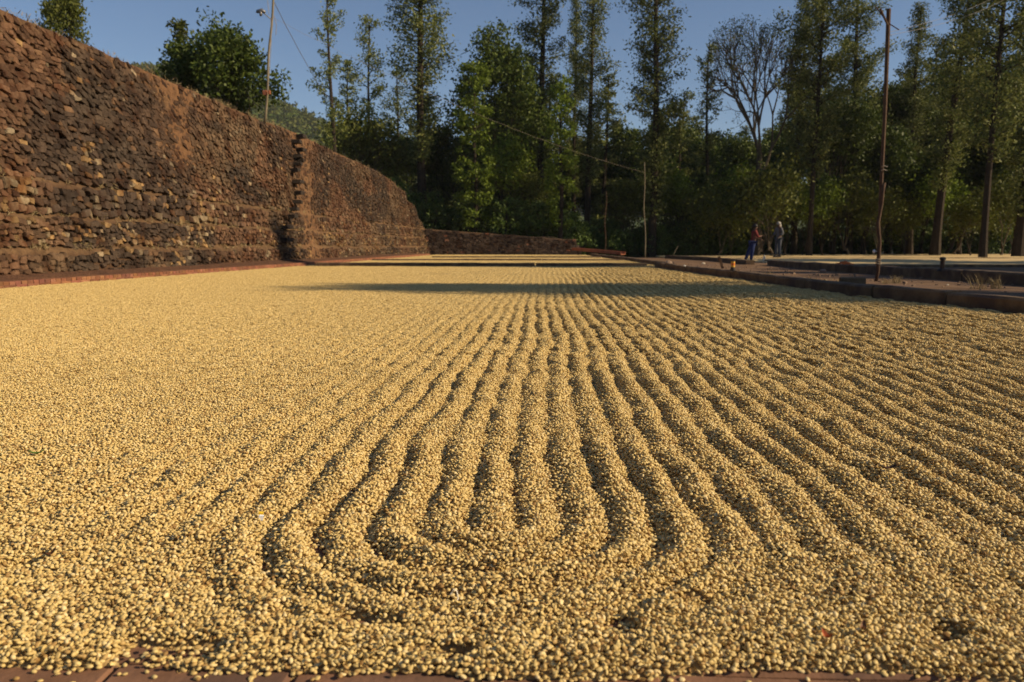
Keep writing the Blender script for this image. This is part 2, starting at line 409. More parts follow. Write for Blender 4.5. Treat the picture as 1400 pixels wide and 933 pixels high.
def gn_scatter(name, protos):
    g = bpy.data.node_groups.new(name, 'GeometryNodeTree')
    g.interface.new_socket('Geometry', in_out='INPUT', socket_type='NodeSocketGeometry')
    g.interface.new_socket('Geometry', in_out='OUTPUT', socket_type='NodeSocketGeometry')
    N = g.nodes; L = g.links
    gi = N.new('NodeGroupInput'); go = N.new('NodeGroupOutput')
    def attr(nm, ty):
        n = N.new('GeometryNodeInputNamedAttribute'); n.data_type = ty; n.inputs['Name'].default_value = nm
        return n.outputs['Attribute']
    sep = N.new('GeometryNodeSeparateGeometry'); sep.domain = 'POINT'
    L.new(gi.outputs[0], sep.inputs['Geometry']); L.new(attr('ispt', 'BOOLEAN'), sep.inputs['Selection'])
    g2i = N.new('GeometryNodeGeometryToInstance')
    for p in reversed(protos):   # a multi-input socket lists its newest link first
        oi = N.new('GeometryNodeObjectInfo'); oi.inputs['Object'].default_value = p; oi.transform_space = 'ORIGINAL'
        L.new(oi.outputs['Geometry'], g2i.inputs[0])
    iop = N.new('GeometryNodeInstanceOnPoints')
    L.new(sep.outputs['Selection'], iop.inputs['Points']); L.new(g2i.outputs[0], iop.inputs['Instance'])
    iop.inputs['Pick Instance'].default_value = True
    L.new(attr('vid', 'INT'), iop.inputs['Instance Index'])
    L.new(attr('rot', 'FLOAT_VECTOR'), iop.inputs['Rotation'])
    L.new(attr('scl', 'FLOAT'), iop.inputs['Scale'])
    j = N.new('GeometryNodeJoinGeometry'); L.new(iop.outputs[0], j.inputs[0]); L.new(sep.outputs['Inverted'], j.inputs[0])
    L.new(j.outputs[0], go.inputs[0])
    return g
def scatter_obj(name, V, F, mat, pts, rot, scl, vid, tree, smooth=True):
    nb = len(V); me = mk_mesh(name, np.vstack([V, pts]), F, mat, smooth)
    a = me.attributes.new('ispt', 'BOOLEAN', 'POINT'); a.data.foreach_set('value', np.r_[np.zeros(nb, bool), np.ones(len(pts), bool)])
    a = me.attributes.new('rot', 'FLOAT_VECTOR', 'POINT'); a.data.foreach_set('vector', np.vstack([np.zeros((nb, 3)), rot]).astype(np.float32).ravel())
    a = me.attributes.new('scl', 'FLOAT', 'POINT'); a.data.foreach_set('value', np.r_[np.ones(nb), scl].astype(np.float32))
    a = me.attributes.new('vid', 'INT', 'POINT'); a.data.foreach_set('value', np.r_[np.zeros(nb, int), vid].astype(np.int32))
    o = link(name, me); md = o.modifiers.new('scatter', 'NODES'); md.node_group = tree
    return o
def mesh_files(ylist, xn):
    """grid rows between the bed edges"""
    V = []; F = []
    return V, F
def grid(x0, x1, dx, y0, y1, dy, b, clipx=True):
    X = np.arange(x0, x1 + dx * .5, dx); Y = np.linspace(y0, y1, max(2, int(round((y1 - y0) / dy)) + 1))
    gx, gy = np.meshgrid(X, Y); z = bed_thick(gx, gy, b) - .008
    V = np.stack([gx, gy, z], -1).reshape(-1, 3); n = len(X)
    i, j = np.meshgrid(np.arange(n - 1), np.arange(len(Y) - 1)); a = (j * n + i).ravel()
    F = np.stack([a, a + 1, a + n + 1, a + n], -1)
    keep = (z.reshape(-1)[F].max(1) > -.010)
    F = F[keep]
    used = np.unique(F); mp = np.zeros(len(V), int); mp[used] = np.arange(len(used))
    return V[used], mp[F]
def join(parts):
    Vs = []; Fs = []; b = 0
    for V, F in parts: Vs.append(V); Fs.append(F + b); b += len(V)
    return np.vstack(Vs), np.vstack(Fs)
def jgrid(x0, x1, y0, y1, sp, jit=.5):
    X = np.arange(x0, x1, sp); Y = np.arange(y0, y1, sp); gx, gy = np.meshgrid(X, Y)
    gx = gx + (np.random.rand(*gx.shape) - .5) * sp * 2 * jit; gy = gy + (np.random.rand(*gy.shape) - .5) * sp * 2 * jit
    return gx.ravel(), gy.ravel()
YN = 3.9; YB = 3.2
def near_beans():
    out = []
    for lay, sp in ((0, .0058), (1, .0090)):
        x, y = jgrid(-3.4, 3.2, .89, YN, sp, .55)
        k = (x > -(.70 * y + .8)) & (x < .64 * y + .8); x = x[k]; y = y[k]
        k = np.random.rand(len(x)) > (y - YB) / (YN - YB); x = x[k]; y = y[k]
        th = bed_thick(x, y, 0)
        u = np.random.rand(len(x))
        k = (u < np.clip(th / .0085, 0, 1)) & (th > .0006); x = x[k]; y = y[k]; th = th[k]
        z = np.maximum(th - .003, .0028) + (np.random.rand(len(x)) - .5) * .0065 + lay * .0048
        z = np.maximum(z, .0027)
        out.append((x, y, z, th))
    # strays on the bare floor
    x = np.random.rand(420) * 3.6 - 1.9; y = .84 + np.random.rand(420) ** .5 * .13; th = bed_thick(x, y, 0); k = th < .002
    k &= np.random.rand(420) < .35 + .65 * (y > .89)
    out.append((x[k], y[k], np.full(k.sum(), .0036), th[k]))
    x, y, z, th = (np.concatenate([o[i] for o in out]) for i in range(4))
    n = len(x)
    flat = th < .006
    rx = np.where(np.random.rand(n) < .5, 0, math.pi) + np.random.randn(n) * np.where(flat, .12, .55)
    ry = np.random.randn(n) * np.where(flat, .1, .42); rz = np.random.rand(n) * 6.283
    vid = np.random.randint(0, 5, n); h = np.random.rand(n) < .10; vid[h] = 5 + np.random.randint(0, 2, h.sum())
    scl = np.clip(.84 + np.random.randn(n) * .10, .55, 1.15)
    return np.stack([x, y, z], -1), np.stack([rx, ry, rz], -1), scl, vid
def far_clumps(b, y0, y1):
    x, y = jgrid(-7, 5.2, y0, y1, .040, .35)
    th = bed_thick(x, y, b); k = (th > .0055) & (x > xe(y)) & (x < k1x(y) - .1)
    # outside the view and far from it the base sheet is enough
    k &= (x > -(.78 * y + 1.6)) & (x < .70 * y + 1.6)
    x = x[k]; y = y[k]; th = th[k]; e = .012
    k = np.random.rand(len(x)) < np.clip((y - YB) / (YN - YB) * 1.25, 0, 1) if b == 0 else np.ones(len(x), bool)
    x = x[k]; y = y[k]; th = th[k]
    gx = (bed_thick(x + e, y, b) - bed_thick(x - e, y, b)) / (2 * e); gy = (bed_thick(x, y + e, b) - bed_thick(x, y - e, b)) / (2 * e)
    n = len(x)
    nz = 1 / np.sqrt(1 + gx * gx + gy * gy); nx_ = -gx * nz; ny_ = -gy * nz
    # frame: spun tangent, normal
    a = np.random.rand(n) * 6.283; tx = np.stack([np.cos(a), np.sin(a), gx * np.cos(a) + gy * np.sin(a)], -1); tx /= np.linalg.norm(tx, axis=1)[:, None]
    nn = np.stack([nx_, ny_, nz], -1); ty = np.cross(nn, tx)
    ry = -np.arcsin(np.clip(tx[:, 2], -1, 1)); rz = np.arctan2(tx[:, 1], tx[:, 0]); rx = np.arctan2(ty[:, 2], nn[:, 2])
    vid = CL0 + np.random.randint(0, 5, n)
    return np.stack([x, y, th - .0028], -1), np.stack([rx, ry, rz], -1), np.clip(1 + np.random.randn(n) * .06, .85, 1.2), vid
TREE = gn_scatter('bean_scatter', PROTO)
p, r, s, v = near_beans(); p2, r2, s2, v2 = far_clumps(0, YB, BEDS[0][1])
V, F = join([grid(-3.6, 3.6, .0115, .89, 3.8, .014, 0), grid(-7.0, -3.6, .03, .89, 3.8, .06, 0), grid(3.6, 5.2, .03, .89, 3.8, .06, 0),
             grid(-7.0, 4.6, .017, 3.8, 11, .04, 0), grid(-7.0, 3.4, .02, 11, 20.3, .09, 0)])
o = scatter_obj('coffee_layer', V, F, M['bed'], np.vstack([p, p2]), np.vstack([r, r2]), np.r_[s, s2], np.r_[v, v2], TREE)
tag(o, 'pale parchment coffee beans raked into long curved ridges across the nearest drying bed', 'coffee beans', 'beds of drying coffee', 'stuff')
names = ['coffee spread on the second drying bed just beyond the first cross kerb', 'coffee spread on the third drying bed between two thin far cross kerbs',
         'coffee spread on the farthest drying bed in front of the low stone wall']
for b in (1, 2, 3):
    y0, y1 = BEDS[b]; p, r, s, v = far_clumps(b, y0, y1)
    V, F = grid(-6.9, 3.2, .025, y0, y1, .12, b)
    o = scatter_obj('coffee_layer', V, F, M['bed'], p, r, s, v, TREE)
    tag(o, names[b - 1], 'coffee beans', 'beds of drying coffee', 'stuff')
# beds beyond the right hand kerbs
def side_bed(x0, x1, y0, y1, zz, label, ang=0.0):
    X = np.arange(x0, x1, .11); Y = np.arange(y0, y1, .14); gx, gy = np.meshgrid(X, Y)
    z = zz + .03 + .016 * np.cos(gy * 2 * np.pi / .62 + 2.5 * fbm(gx * .1, gy * .2, 8)) * sst(.2, .8, fbm(gx * .2, gy * .3, 4)) + .02 * fbm(gx * 3, gy * 3, 6)
    ed = np.minimum(np.minimum(gx - x0, x1 - gx), np.minimum(gy - y0, y1 - gy)); z = z * 1.0 - .06 * (1 - sst(0, .3, ed + .1 * fbm(gx * 2, gy * 2, 2)))
    V = np.stack([gx, gy, z], -1).reshape(-1, 3); n = len(X)
    i, j = np.meshgrid(np.arange(n - 1), np.arange(len(Y) - 1)); a = (j * n + i).ravel()
    o = mobj('coffee_layer', V, np.stack([a, a + 1, a + n + 1, a + n], -1), M['bed_far'], smooth=True)
    tag(o, label, 'coffee beans', 'beds of drying coffee', 'stuff')
side_bed(8.9, 34, 26.6, 40.5, zr(30) + .02, 'wide sunlit sheet of coffee on the right behind the second kerb')
side_bed(6.9, 40, 43.2, 60.0, zr(30) + .02, 'thin far strip of coffee on the right along the foot of the trees')

# ------------------------------------------------------------------ retaining wall
WB = Vector((-7.2, 26, 0))
LEDGE = [.50, .98, 1.52, 2.25]
def wall_x(y, t):
    t = np.asarray(t, float); y = np.asarray(y, float)
    o = xw(y) - .10 * t
    for k, l in enumerate(LEDGE):
        o = o - (.085 if k < 3 else .03) * sst(-.008, .012, t - (l + .05 * (vn(y * .35, y * 0, 60 + k) - .5)))
    # the end folds into rounded buttresses
    e = sst(40.5, 42, y)
    o = o + e * (.22 * np.abs(np.sin((y - 41) * 1.35)) - .1) - .35 * sst(46, 48, y)
    # shallow joint and projecting face right of the projecting steps
    o = o + .10 * sst(22.2, 22.6, y) * (1 - sst(27, 31, y)) + .05 * (fbm(y * .5, t * .8, 71, 2) - .5)
    return o
def soil_amt(y, t):   # where mud has washed over the stones
    s = 1.0 * np.exp(-((y - 24.2 - .3 * t) / 1.3) ** 2) + .85 * np.exp(-((y - 16.8) / 1.1) ** 2) * sst(1.6, 2.4, t) + .6 * sst(38, 42, y) * sst(1, 2.5, t)
    s = s + .5 * sst(3.3, 3.9, t)
    return np.clip(s + .9 * (fbm(y * .45, t * 1.1, 81, 3) - .5), 0, 1)
wall = empty('retaining_wall', WB)
tag(wall, 'tall brown dry stone retaining wall with narrow ledges along the left of the drying beds', 'wall')
# earth core
Y = np.arange(3.5, 48.01, .12); T = np.linspace(0, 1, 60)
gy, gt = np.meshgrid(Y, T); H_ = Hw(gy) + .07 * (fbm(gy * 1.2, gy * 0, 90, 3) - .5); tt = gt * H_
sa = soil_amt(gy, tt)
gx = wall_x(gy, tt) - .045 + .055 * sa + .05 * (fbm(gy * 4, tt * 5, 91, 3) - .5)
V = np.stack([gx, gy, tt - .04 * (gt == 0)], -1)
c1 = np.array([.075, .043, .025]); c2 = np.array([.165, .09, .045]); c3 = np.array([.15, .10, .055])
m1 = np.clip(sa * 1.1 + .5 * (fbm(gy * .8, tt * 1.5, 95) - .5), 0, 1)[..., None]; m2 = sst(.5, .7, fbm(gy * 1.7, tt * 1.7, 97, 3))[..., None]
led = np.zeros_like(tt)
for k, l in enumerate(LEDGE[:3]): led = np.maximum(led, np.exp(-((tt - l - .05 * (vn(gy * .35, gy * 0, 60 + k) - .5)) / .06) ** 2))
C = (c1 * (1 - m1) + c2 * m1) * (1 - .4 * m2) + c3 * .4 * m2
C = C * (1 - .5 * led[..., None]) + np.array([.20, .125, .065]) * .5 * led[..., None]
nY = len(Y)
V = V.reshape(-1, 3); C = C.reshape(-1, 3)
i, j = np.meshgrid(np.arange(nY - 1), np.arange(len(T) - 1)); a = (j * nY + i).ravel()
F = np.stack([a, a + nY, a + nY + 1, a + 1], -1)
# top cap
top = V[-nY:].copy(); cap = top.copy(); cap[:, 0] = -8.6; cap[:, 2] -= .05
nb = len(V); V = np.vstack([V, cap]); C = np.vstack([C, C[-nY:]])
a = np.arange(nY - 1); F = np.vstack([F, np.stack([nb - nY + a, nb + a, nb + a + 1, nb - nY + a + 1], -1)])
mobj('earth_core', V - np.array(WB), F, M['earth'], wall, smooth=True, colors=C)
# stones
def stone(y, t, wy, ht, dep, skew, rs, flat):
    """one rough block: back ring, front ring, domed inset face"""
    x = float(wall_x(y, t)); xb = x - .12
    V = []; j = lambda s: rs.uniform(-s, s)
    cor = [(-.5, -.5), (.5, -.5), (.5, .5), (-.5, .5)]
    cj = [(a * rs.uniform(.6, 1.1) + j(.1), b * rs.uniform(.6, 1.1) + j(.12)) for a, b in cor]
    mids = [(0 + j(.15), -.5 + j(.1)), (.5 + j(.1), 0 + j(.15)), (0 + j(.15), .5 + j(.1)), (-.5 + j(.1), 0 + j(.15))]
    ring = []
    for k in range(4): ring += [cj[k], mids[k]]
    RG = ((1.0, xb), (1.0, x + dep * .55), (.82, x + dep)) if y < 17 else ((1.08, xb), (.86, x + dep))
    for (sc, dx) in RG:
        for (a, b) in ring:
            yy = a * wy * sc; zz = b * ht * sc
            V.append((dx + j(.01) - .10 * zz, y + yy, t + zz + skew * yy))
    F = []
    nr = len(RG)
    for r0 in range(0, 8 * (nr - 1), 8):
        for k in range(8): F.append((r0 + k, r0 + 8 + k, r0 + 8 + (k + 1) % 8, r0 + (k + 1) % 8))
    F.append(tuple(range(8 * nr - 8, 8 * nr))[::-1])
    return V, F
rs = random.Random(3)
PALE = []
for (px, py, w, h) in ((70, 322, 36, 9), (118, 321, 26, 9), (28, 253, 34, 10), (140, 290, 12, 10), (250, 268, 14, 8), (256, 302, 16, 14), (288, 298, 26, 9), (262, 333, 40, 6), (200, 262, 16, 24), (165, 335, 22, 20), (455, 330, 30, 16), (505, 335, 24, 14), (135, 210, 20, 22)):
    Yd = 12.0
    for _ in range(8): p_ = P(px, py, Yd); Yd *= (float(xw(Yd)) - .10 * p_.z - .1) / p_.x
    k_ = 1089 / Yd; PALE.append((p_.y, p_.z, w / 2 / (k_ * abs(p_.x) / Yd) , h / 2 / k_))
stones = []
t = .03
bands = [0.0] + LEDGE + [3.95]
for bi in range(len(bands) - 1):
    t = bands[bi] + (.05 if 0 < bi < 4 else .015)
    rowk = 0
    while t < bands[bi + 1] - .05:
        rh = rs.uniform(.06, .125) if t < 1.5 else rs.uniform(.06, .105)
        if bi < 4: rh = min(rh, bands[bi + 1] - t - .01) if bands[bi + 1] - t < .26 else rh
        y = 3.7 + rs.random() * .2
        while y < 47.6:
            if rs.random() < .05: y += rs.uniform(.03, .12)
            w = rs.uniform(.6, 2.3) * rh if t < 1.5 else rs.uniform(1.0, 2.6) * rh
            yc = y + w / 2; tc = t + rh / 2
            y += w * .98
            wob = .10 * (float(vn(yc * .5, tc * .8, 33)) - .5) + rs.uniform(-.035, .035) if t > 1.5 else .11 * (float(vn(yc * 1.3, tc * 3, 34)) - .5) + rs.uniform(-.03, .03)
            tc2 = tc + wob
            if tc2 + rh * .4 > float(Hw(yc)) or tc2 < .02: continue
            s = float(soil_amt(yc, tc2))
            if rs.random() < max(0, s - .7) * .9: continue
            grow = rs.uniform(.8, 1.3) if t < 1.5 else 1.1 + .15 * rs.random()
            skew = (rs.uniform(-.22, .18) if t < 1.5 else rs.uniform(-.45, .15))
            dep = rs.uniform(.004, .036) * (1 - .3 * s) + (.03 if rs.random() < .05 else 0)
            # colour of the stone
            g = float(fbm(yc * .38, tc2 * .9, 101, 3)); q = rs.uniform(.55, 1.4)
            dk = float(sst(.44, .56, g + .10 * (tc2 > 1.5) * math.exp(-((yc - 14.5) / 2.2) ** 2) - .12 * (tc2 > 2.9) * (yc < 13)))
            rd = float(sst(.42, .58, fbm(yc * .5 + 7, tc2 * .8, 131, 2)))
            c = (np.array([.19, .128, .078]) * (1 - rd) + np.array([.20, .112, .066]) * rd) * (1 - .85 * dk) + np.array([.075, .056, .043]) * .85 * dk
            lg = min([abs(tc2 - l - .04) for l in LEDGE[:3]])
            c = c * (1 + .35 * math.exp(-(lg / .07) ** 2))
            u = rs.random(); yel = .05 * math.exp(-((tc2 - .72) / .3) ** 2) + .02 * (tc2 < 1.6) + .010
            if tc2 < 1.6 and float(fbm(yc * .8, tc2 * 2, 111, 2)) > .60: yel += .22
            c = c * (1 - .5 * s) + np.array([.17, .088, .045]) * .5 * s
            if any(abs(yc - a) < b_ and abs(tc2 - t_) < h_ + .03 for a, t_, b_, h_ in PALE) and rs.random() < .55: yel = 1
            if u < yel: c = np.array([.42, .27, .125]) if rs.random() < .6 else np.array([.36, .28, .18])
            elif u < yel + .012: c = np.array([.40, .32, .22])
            elif u < yel + .10: c = np.array([.21, .125, .07])
            c = c * q * np.array([.74, .74, .71])
            V, F = stone(yc, tc2, w * grow * .95, rh * grow * .93, dep, skew, rs, False)
            stones.append((w * rh / (yc ** 2), V, F, c, yc))
        t += rh * (1.0 if bi < 3 else .93); rowk += 1
vis = sorted([s for s in stones if s[4] > 8.6], key=lambda s: -s[0])
big = set(id(s) for s in vis[:297])
rest = MB()
for s in stones:
    if id(s) in big:
        V = np.array(s[1]); ctr = V.mean(0)
        o = mobj('stone', V - ctr, s[2], M['stone'], wall, loc=Vector(ctr) - WB, colors=np.tile(s[3], (len(V), 1)))
    else:
        rest.add([Vector(v) - WB for v in s[1]], s[2], s[3])
rest.build('stone_infill', M['stone'], wall)['kind'] = 'stuff'
# the projecting step stones, a ladder up the wall
steps = [(411, 187, 9), (405, 194, 8), (411, 205, 8), (406, 214, 6), (409, 219, 7), (406, 224, 6), (403, 233, 8), (407, 249, 15), (408, 264, 8), (406, 276, 9), (401, 286, 9), (399, 296, 7), (394, 311, 13), (391, 328, 13), (388, 342, 8), (384, 360, 9)]
for (px, py, wpx) in steps:
    Yd = 22.0
    for _ in range(6):
        p_ = P(px, py, Yd); xx = float(wall_x(Yd, max(.02, p_.z))); Yd *= (xx + .12) / p_.x
    p_ = P(px, py, Yd); wy = wpx / 1089 * Yd * 1.5
    mb = MB(); L_ = .36
    mb.box((float(wall_x(p_.y, p_.z)) + .08, p_.y, p_.z), (L_, wy, .10), rot=Matrix.Rotation(random.uniform(-.12, .12), 3, 'Y') @ Matrix.Rotation(random.uniform(-.15, .15), 3, 'Z'), bev=.015, jit=.012)
    mb.V = [tuple(Vector(v) - WB) for v in mb.V]
    mb.build('step_stone', M['stepstone'], wall)

# weeds rooted along the top and the ledges
rg = np.random.RandomState(21); cen = []
for k in range(520):
    yy = rg.uniform(6, 47) if k % 2 else rg.uniform(8, 24); top_ = rg.rand() < .5; l = float(Hw(yy)) + .03 if top_ else LEDGE[rg.randint(0, 3)] + .03
    if l > float(Hw(yy)) + .1: continue
    cen.append((float(wall_x(yy, l + .03)) + (.02 if not top_ else rg.uniform(-.3, .02)) - WB.x, yy - WB.y, l))
V, F = leaves(cen, .045, 9, .10, .012, -1.2, rg)
o = mobj('wall_weeds', V, F, M['straw'], wall); o['kind'] = 'stuff'
# brick kerb at the wall foot, each brick a piece
bk = empty('brick_kerb', (-6.9, 14, 0))
tag(bk, 'low two course red brick kerb between the coffee and the stone wall', 'kerb')
bp = Vector((-6.9, 14, 0))
mb = MB()
for k, yy in enumerate(np.arange(4, 44.1, 1.0)):
    a = float(xe(yy)) - .05; b_ = float(xw(yy)) - .1
    mb.V += [tuple(Vector((a, yy, -.02)) - bp), tuple(Vector((a, yy, .035)) - bp), tuple(Vector((a - .10, yy, .075)) - bp), tuple(Vector((b_, yy, .17)) - bp)]
    mb.C += [(.12, .06, .034)] * 4
    if k:
        n = 4 * k
        for q in range(3): mb.F.append((n - 4 + q, n + q, n + q + 1, n - 3 + q))
mb.build('bedding', M['earth'], bk)
cnt = 0
loose = MB()
for course in (0, 1):
    y = 7.0
    while y < 44:
        L_ = .225 if course == 0 else .115
        yc = y + L_ / 2; x = float(xe(yc)) - .055 - course * .105; q = random.uniform(.7, 1.25)
        col = (q, q * random.uniform(.85, 1.1), q * random.uniform(.8, 1.1))
        ang = math.atan((float(xe(yc + .5)) - float(xe(yc - .5))))
        tgt = MB() if (cnt < 150 or (course == 1 and cnt < 290)) and yc > 8.8 and yc < 22 else loose
        tgt.box(Vector((x, yc, .022 + course * .045)) - bp, (.10 if course == 0 else .21, L_ - .012, .05), rot=Matrix.Rotation(-ang + random.uniform(-.02, .02), 3, 'Z'), col=col, bev=.006, jit=.003)
        if tgt is not loose: tgt.build('brick', M['brick'], bk); cnt += 1
        y += L_
o = loose.build('brick_rows', M['brick'], bk); o['kind'] = 'stuff'

# ------------------------------------------------------------------ low wall at the far end
fw = empty('low_stone_wall', (-2.5, 46.2, 0))
tag(fw, 'low dark stone wall closing the far end of the drying beds', 'wall')
FB = Vector((-2.5, 46.2, 0))
def Hf(x): return float(np.interp(x, [-8, -6.6, -2, 1.7, 2.0], [1.5, 1.48, 1.15, .88, .5]))
V = []; F = []; X = np.arange(-7.2, 1.96, .3)
for x in X:
    h = Hf(x) - .03
    for (yy, zz) in ((46.22, -.03), (46.30, h), (46.75, h + .02)): V.append((x + 2.5, yy - 46.2, zz))
for k in range(len(X) - 1):
    for q in range(2): F.append((3 * k + q, 3 * k + 3 + q, 3 * k + 4 + q, 3 * k + 1 + q))
mobj('earth_core', V, F, M['path'], fw)
infill = MB(); cop = []
t = .0; n_ = 0
while t < 1.5:
    rh = rs.uniform(.08, .14); x = -6.9
    while x < 1.9:
        w = rs.uniform(.1, .26); xc = x + w / 2; x += w
        if t + rh * .8 > Hf(xc) or rs.random() < .02: continue
        q = rs.uniform(.6, 1.3); c = np.array([.10, .07, .05]) * q
        if rs.random() < .05: c = np.array([.30, .15, .09])
        infill.box(Vector((xc, 46.22 + .05 * t + rs.uniform(-.03, .02), t + rh / 2)) - FB, (w * .93, .16, rh * .92), rot=Matrix.Rotation(rs.uniform(-.15, .15), 3, 'Y'), col=c, bev=.02, jit=.012)
    t += rh
o = infill.build('stone_rows', M['stone'], fw); o['kind'] = 'stuff'

# ------------------------------------------------------------------ kerbs
def kerb(name, pts, h, w, zf, label, seg=2.6, mat='concrete', jumpy=.006):
    root = empty(name, (pts[0][0], pts[0][1], 0)); tag(root, label, 'kerb'); B = Vector((pts[0][0], pts[0][1], 0))
    # resample
    P_ = [Vector((p[0], p[1], 0)) for p in pts]
    for a, b in zip(P_[:-1], P_[1:]):
        n = max(1, round((b - a).length / seg)); d = (b - a) / n
        for k in range(n):
            p0 = a + d * k; p1 = p0 + d; c = (p0 + p1) / 2
            ang = math.atan2(d.y, d.x); mb = MB(); hh = h + random.uniform(-jumpy, jumpy)
            zb = zf(c.x, c.y) - .03; L_ = d.length - random.uniform(.012, .03)
            # subdivided top so the arris is worn
            ns = max(3, int(L_ / .25)); prof = [(-w / 2, zb), (-w / 2, zb + hh + .03 - .02), (-w / 2 + .018, zb + hh + .03), (w / 2 - .02, zb + hh + .028), (w / 2, zb + hh + .008), (w / 2, zb)]
            R_ = Matrix.Rotation(ang, 3, 'Z'); n0 = len(mb.V); side = random.uniform(-.012, .012)
            for i in range(ns + 1):
                for (py_, pz_) in prof:
                    jj = .006 if pz_ > zb + .01 else 0
                    v = R_ @ Vector((-L_ / 2 + L_ * i / ns, py_ + side + random.uniform(-jj, jj), 0))
                    mb.V.append((c.x + v.x - B.x, c.y + v.y - B.y, pz_ + random.uniform(-jj, jj)))
            m = len(prof)
            for i in range(ns):
                for q in range(m - 1): a0 = n0 + i * m + q; mb.F.append((a0, a0 + 1, a0 + m + 1, a0 + m))
            mb.F.append(tuple(n0 + q for q in range(m))[::-1]); mb.F.append(tuple(n0 + ns * m + q for q in range(m)))
            mb.build('kerb_block', M[mat], root)
    return root
kerb('stone_kerb', K1, .145, .17, lambda x, y: 0, 'brown kerb of long blocks edging the right side of the nearest coffee bed', 2.2)
kerb('stone_kerb', K1b, .12, .2, lambda x, y: 0, 'far brown kerb running from the cross kerb towards the red trough', 2.6)
kerb('stone_kerb', [(7.3, 6), (7.05, 11.7), (7.05, 15.4), (7.5, 23), (7.95, 28.5)], .19, .28, lambda x, y: zr(y), 'dark raised kerb across the dusty path behind the forked pole', 2.4)
kerb('stone_kerb', [(7.4, 29.2), (7.55, 36), (6.6, 43.5)], .17, .3, lambda x, y: zr(y), 'higher dark kerb beside the two workers', 2.4)
kerb('stone_kerb', [(9.5, 25.6), (36, 25.9)], .10, .22, lambda x, y: zr(y), 'long low kerb in front of the sunlit coffee sheet on the right', 3)
kerb('stone_kerb', [(8.0, 41.6), (36, 41.9)], .08, .22, lambda x, y: zr(y), 'thin far kerb splitting the coffee beds on the right', 3)
kerb('cross_kerb', [(-5.95, 20.6), (2.6, 20.6)], .105, .14, lambda x, y: 0, 'straight dark kerb crossing the floor between the first and second coffee beds', 2.8)
kerb('cross_kerb', [(-6.2, 28.5), (2.9, 28.5)], .07, .14, lambda x, y: 0, 'thin kerb crossing between the second and third coffee beds', 3)
kerb('cross_kerb', [(-5.0, 35.25), (2.5, 35.25)], .075, .16, lambda x, y: 0, 'farthest thin kerb crossing before the last coffee bed', 3)

# ------------------------------------------------------------------ trees
def bush(seed, Rr, H, n=70, per=34, mat='coffeeleaf', L_=.19, W_=.08):
    rg = random.Random(seed); np_r = np.random.RandomState(seed); mb = MB(); cen = []
    for k in range(9):
        a = rg.uniform(0, 6.28); l = rg.uniform(.6, 1); e = Vector((math.cos(a) * Rr * .6 * l, math.sin(a) * Rr * .6 * l, H * rg.uniform(.6, .95)))
        mb.tube([(0, 0, 0), tuple(e * .5 + Vector((0, 0, .1))), tuple(e)], [.035, .025, .01], 4, cap=False)
    for k in range(n):
        z = rg.uniform(.08, 1); r = Rr * math.sqrt(max(.05, 1 - (z - .38) ** 2 * 1.7)) * rg.uniform(.45, 1); a = rg.uniform(0, 6.28)
        cen.append((r * math.cos(a), r * math.sin(a), z * H))
    V, F = leaves(cen, .17, per, L_, W_, .6, np_r)
    return mk_mesh('stems', mb.V, mb.F, M['bark']), mk_mesh('foliage', V, F, M[mat])
def tree_silver(seed, H, cb, Rr, dens=1.0, leafL=.19, leafW=.085, mat='oakleaf', lean=0, bushy=1.0, trunk_r=None, vary=.5):
    rg = random.Random(seed); np_r = np.random.RandomState(seed)
    mb = MB(); pts = []; n = 14; ax = rg.uniform(0, 6.28)
    for i in range(n + 1):
        t = i / n; pts.append(Vector((lean * t * H + .12 * math.sin(t * 5 + ax), .12 * math.cos(t * 4 + ax), t * H)))
    r0 = trunk_r or H * .0125
    mb.tube(pts, [r0 * (1 - .85 * (i / n)) * (1.25 if i == 0 else 1) for i in range(n + 1)], 8)
    cen = []; sg = []
    nb = int((H - cb) * 5.0 * dens); 
    ph1 = rg.uniform(0, 6)
    for b in range(nb):
        t = (b + rg.random()) / nb; z = cb + (H - cb) * t
        k = z / H * n; i0 = min(n - 1, int(k)); p0 = pts[i0].lerp(pts[i0 + 1], k - i0)
        prof = (.35 + .65 * min(1, t * 3.0)) * (1 - .80 * max(0, (t - .45) / .55) ** 1.3) * (1 - vary / 2 + vary * (math.sin(z * 1.9 + ph1) * .5 + .5) * rg.uniform(.6, 1.2))
        L_ = Rr * prof * rg.uniform(.6, 1.15)
        a = rg.uniform(0, 6.283); up = rg.uniform(.15, .85)
        d = Vector((math.cos(a), math.sin(a), up)).normalized(); q = [p0]
        for s_ in range(1, 4):
            q.append(p0 + d * L_ * s_ / 3 + Vector((0, 0, .10 * L_ * (s_ / 3) ** 2)) + Vector((rg.uniform(-.06, .06), rg.uniform(-.06, .06), 0)))
        mb.tube(q, [.028 + .012 * L_, .02, .014, .006], 4, cap=False)
        m = max(3, int(L_ * 3.6))
        for s_ in range(m):
            f = .25 + .75 * (s_ + rg.random()) / m
            c = p0 + d * L_ * f + Vector((0, 0, .1 * L_ * f * f)); cen.append(c); sg.append((.13 + .13 * rg.random()) * bushy * min(1.2, Rr / 1.6))
    V, F = leaves(cen, sg, 26, leafL, leafW, .3, np_r)
    return mk_mesh('trunk', mb.V, mb.F, M['bark']), mk_mesh('crown', V, F, M[mat])
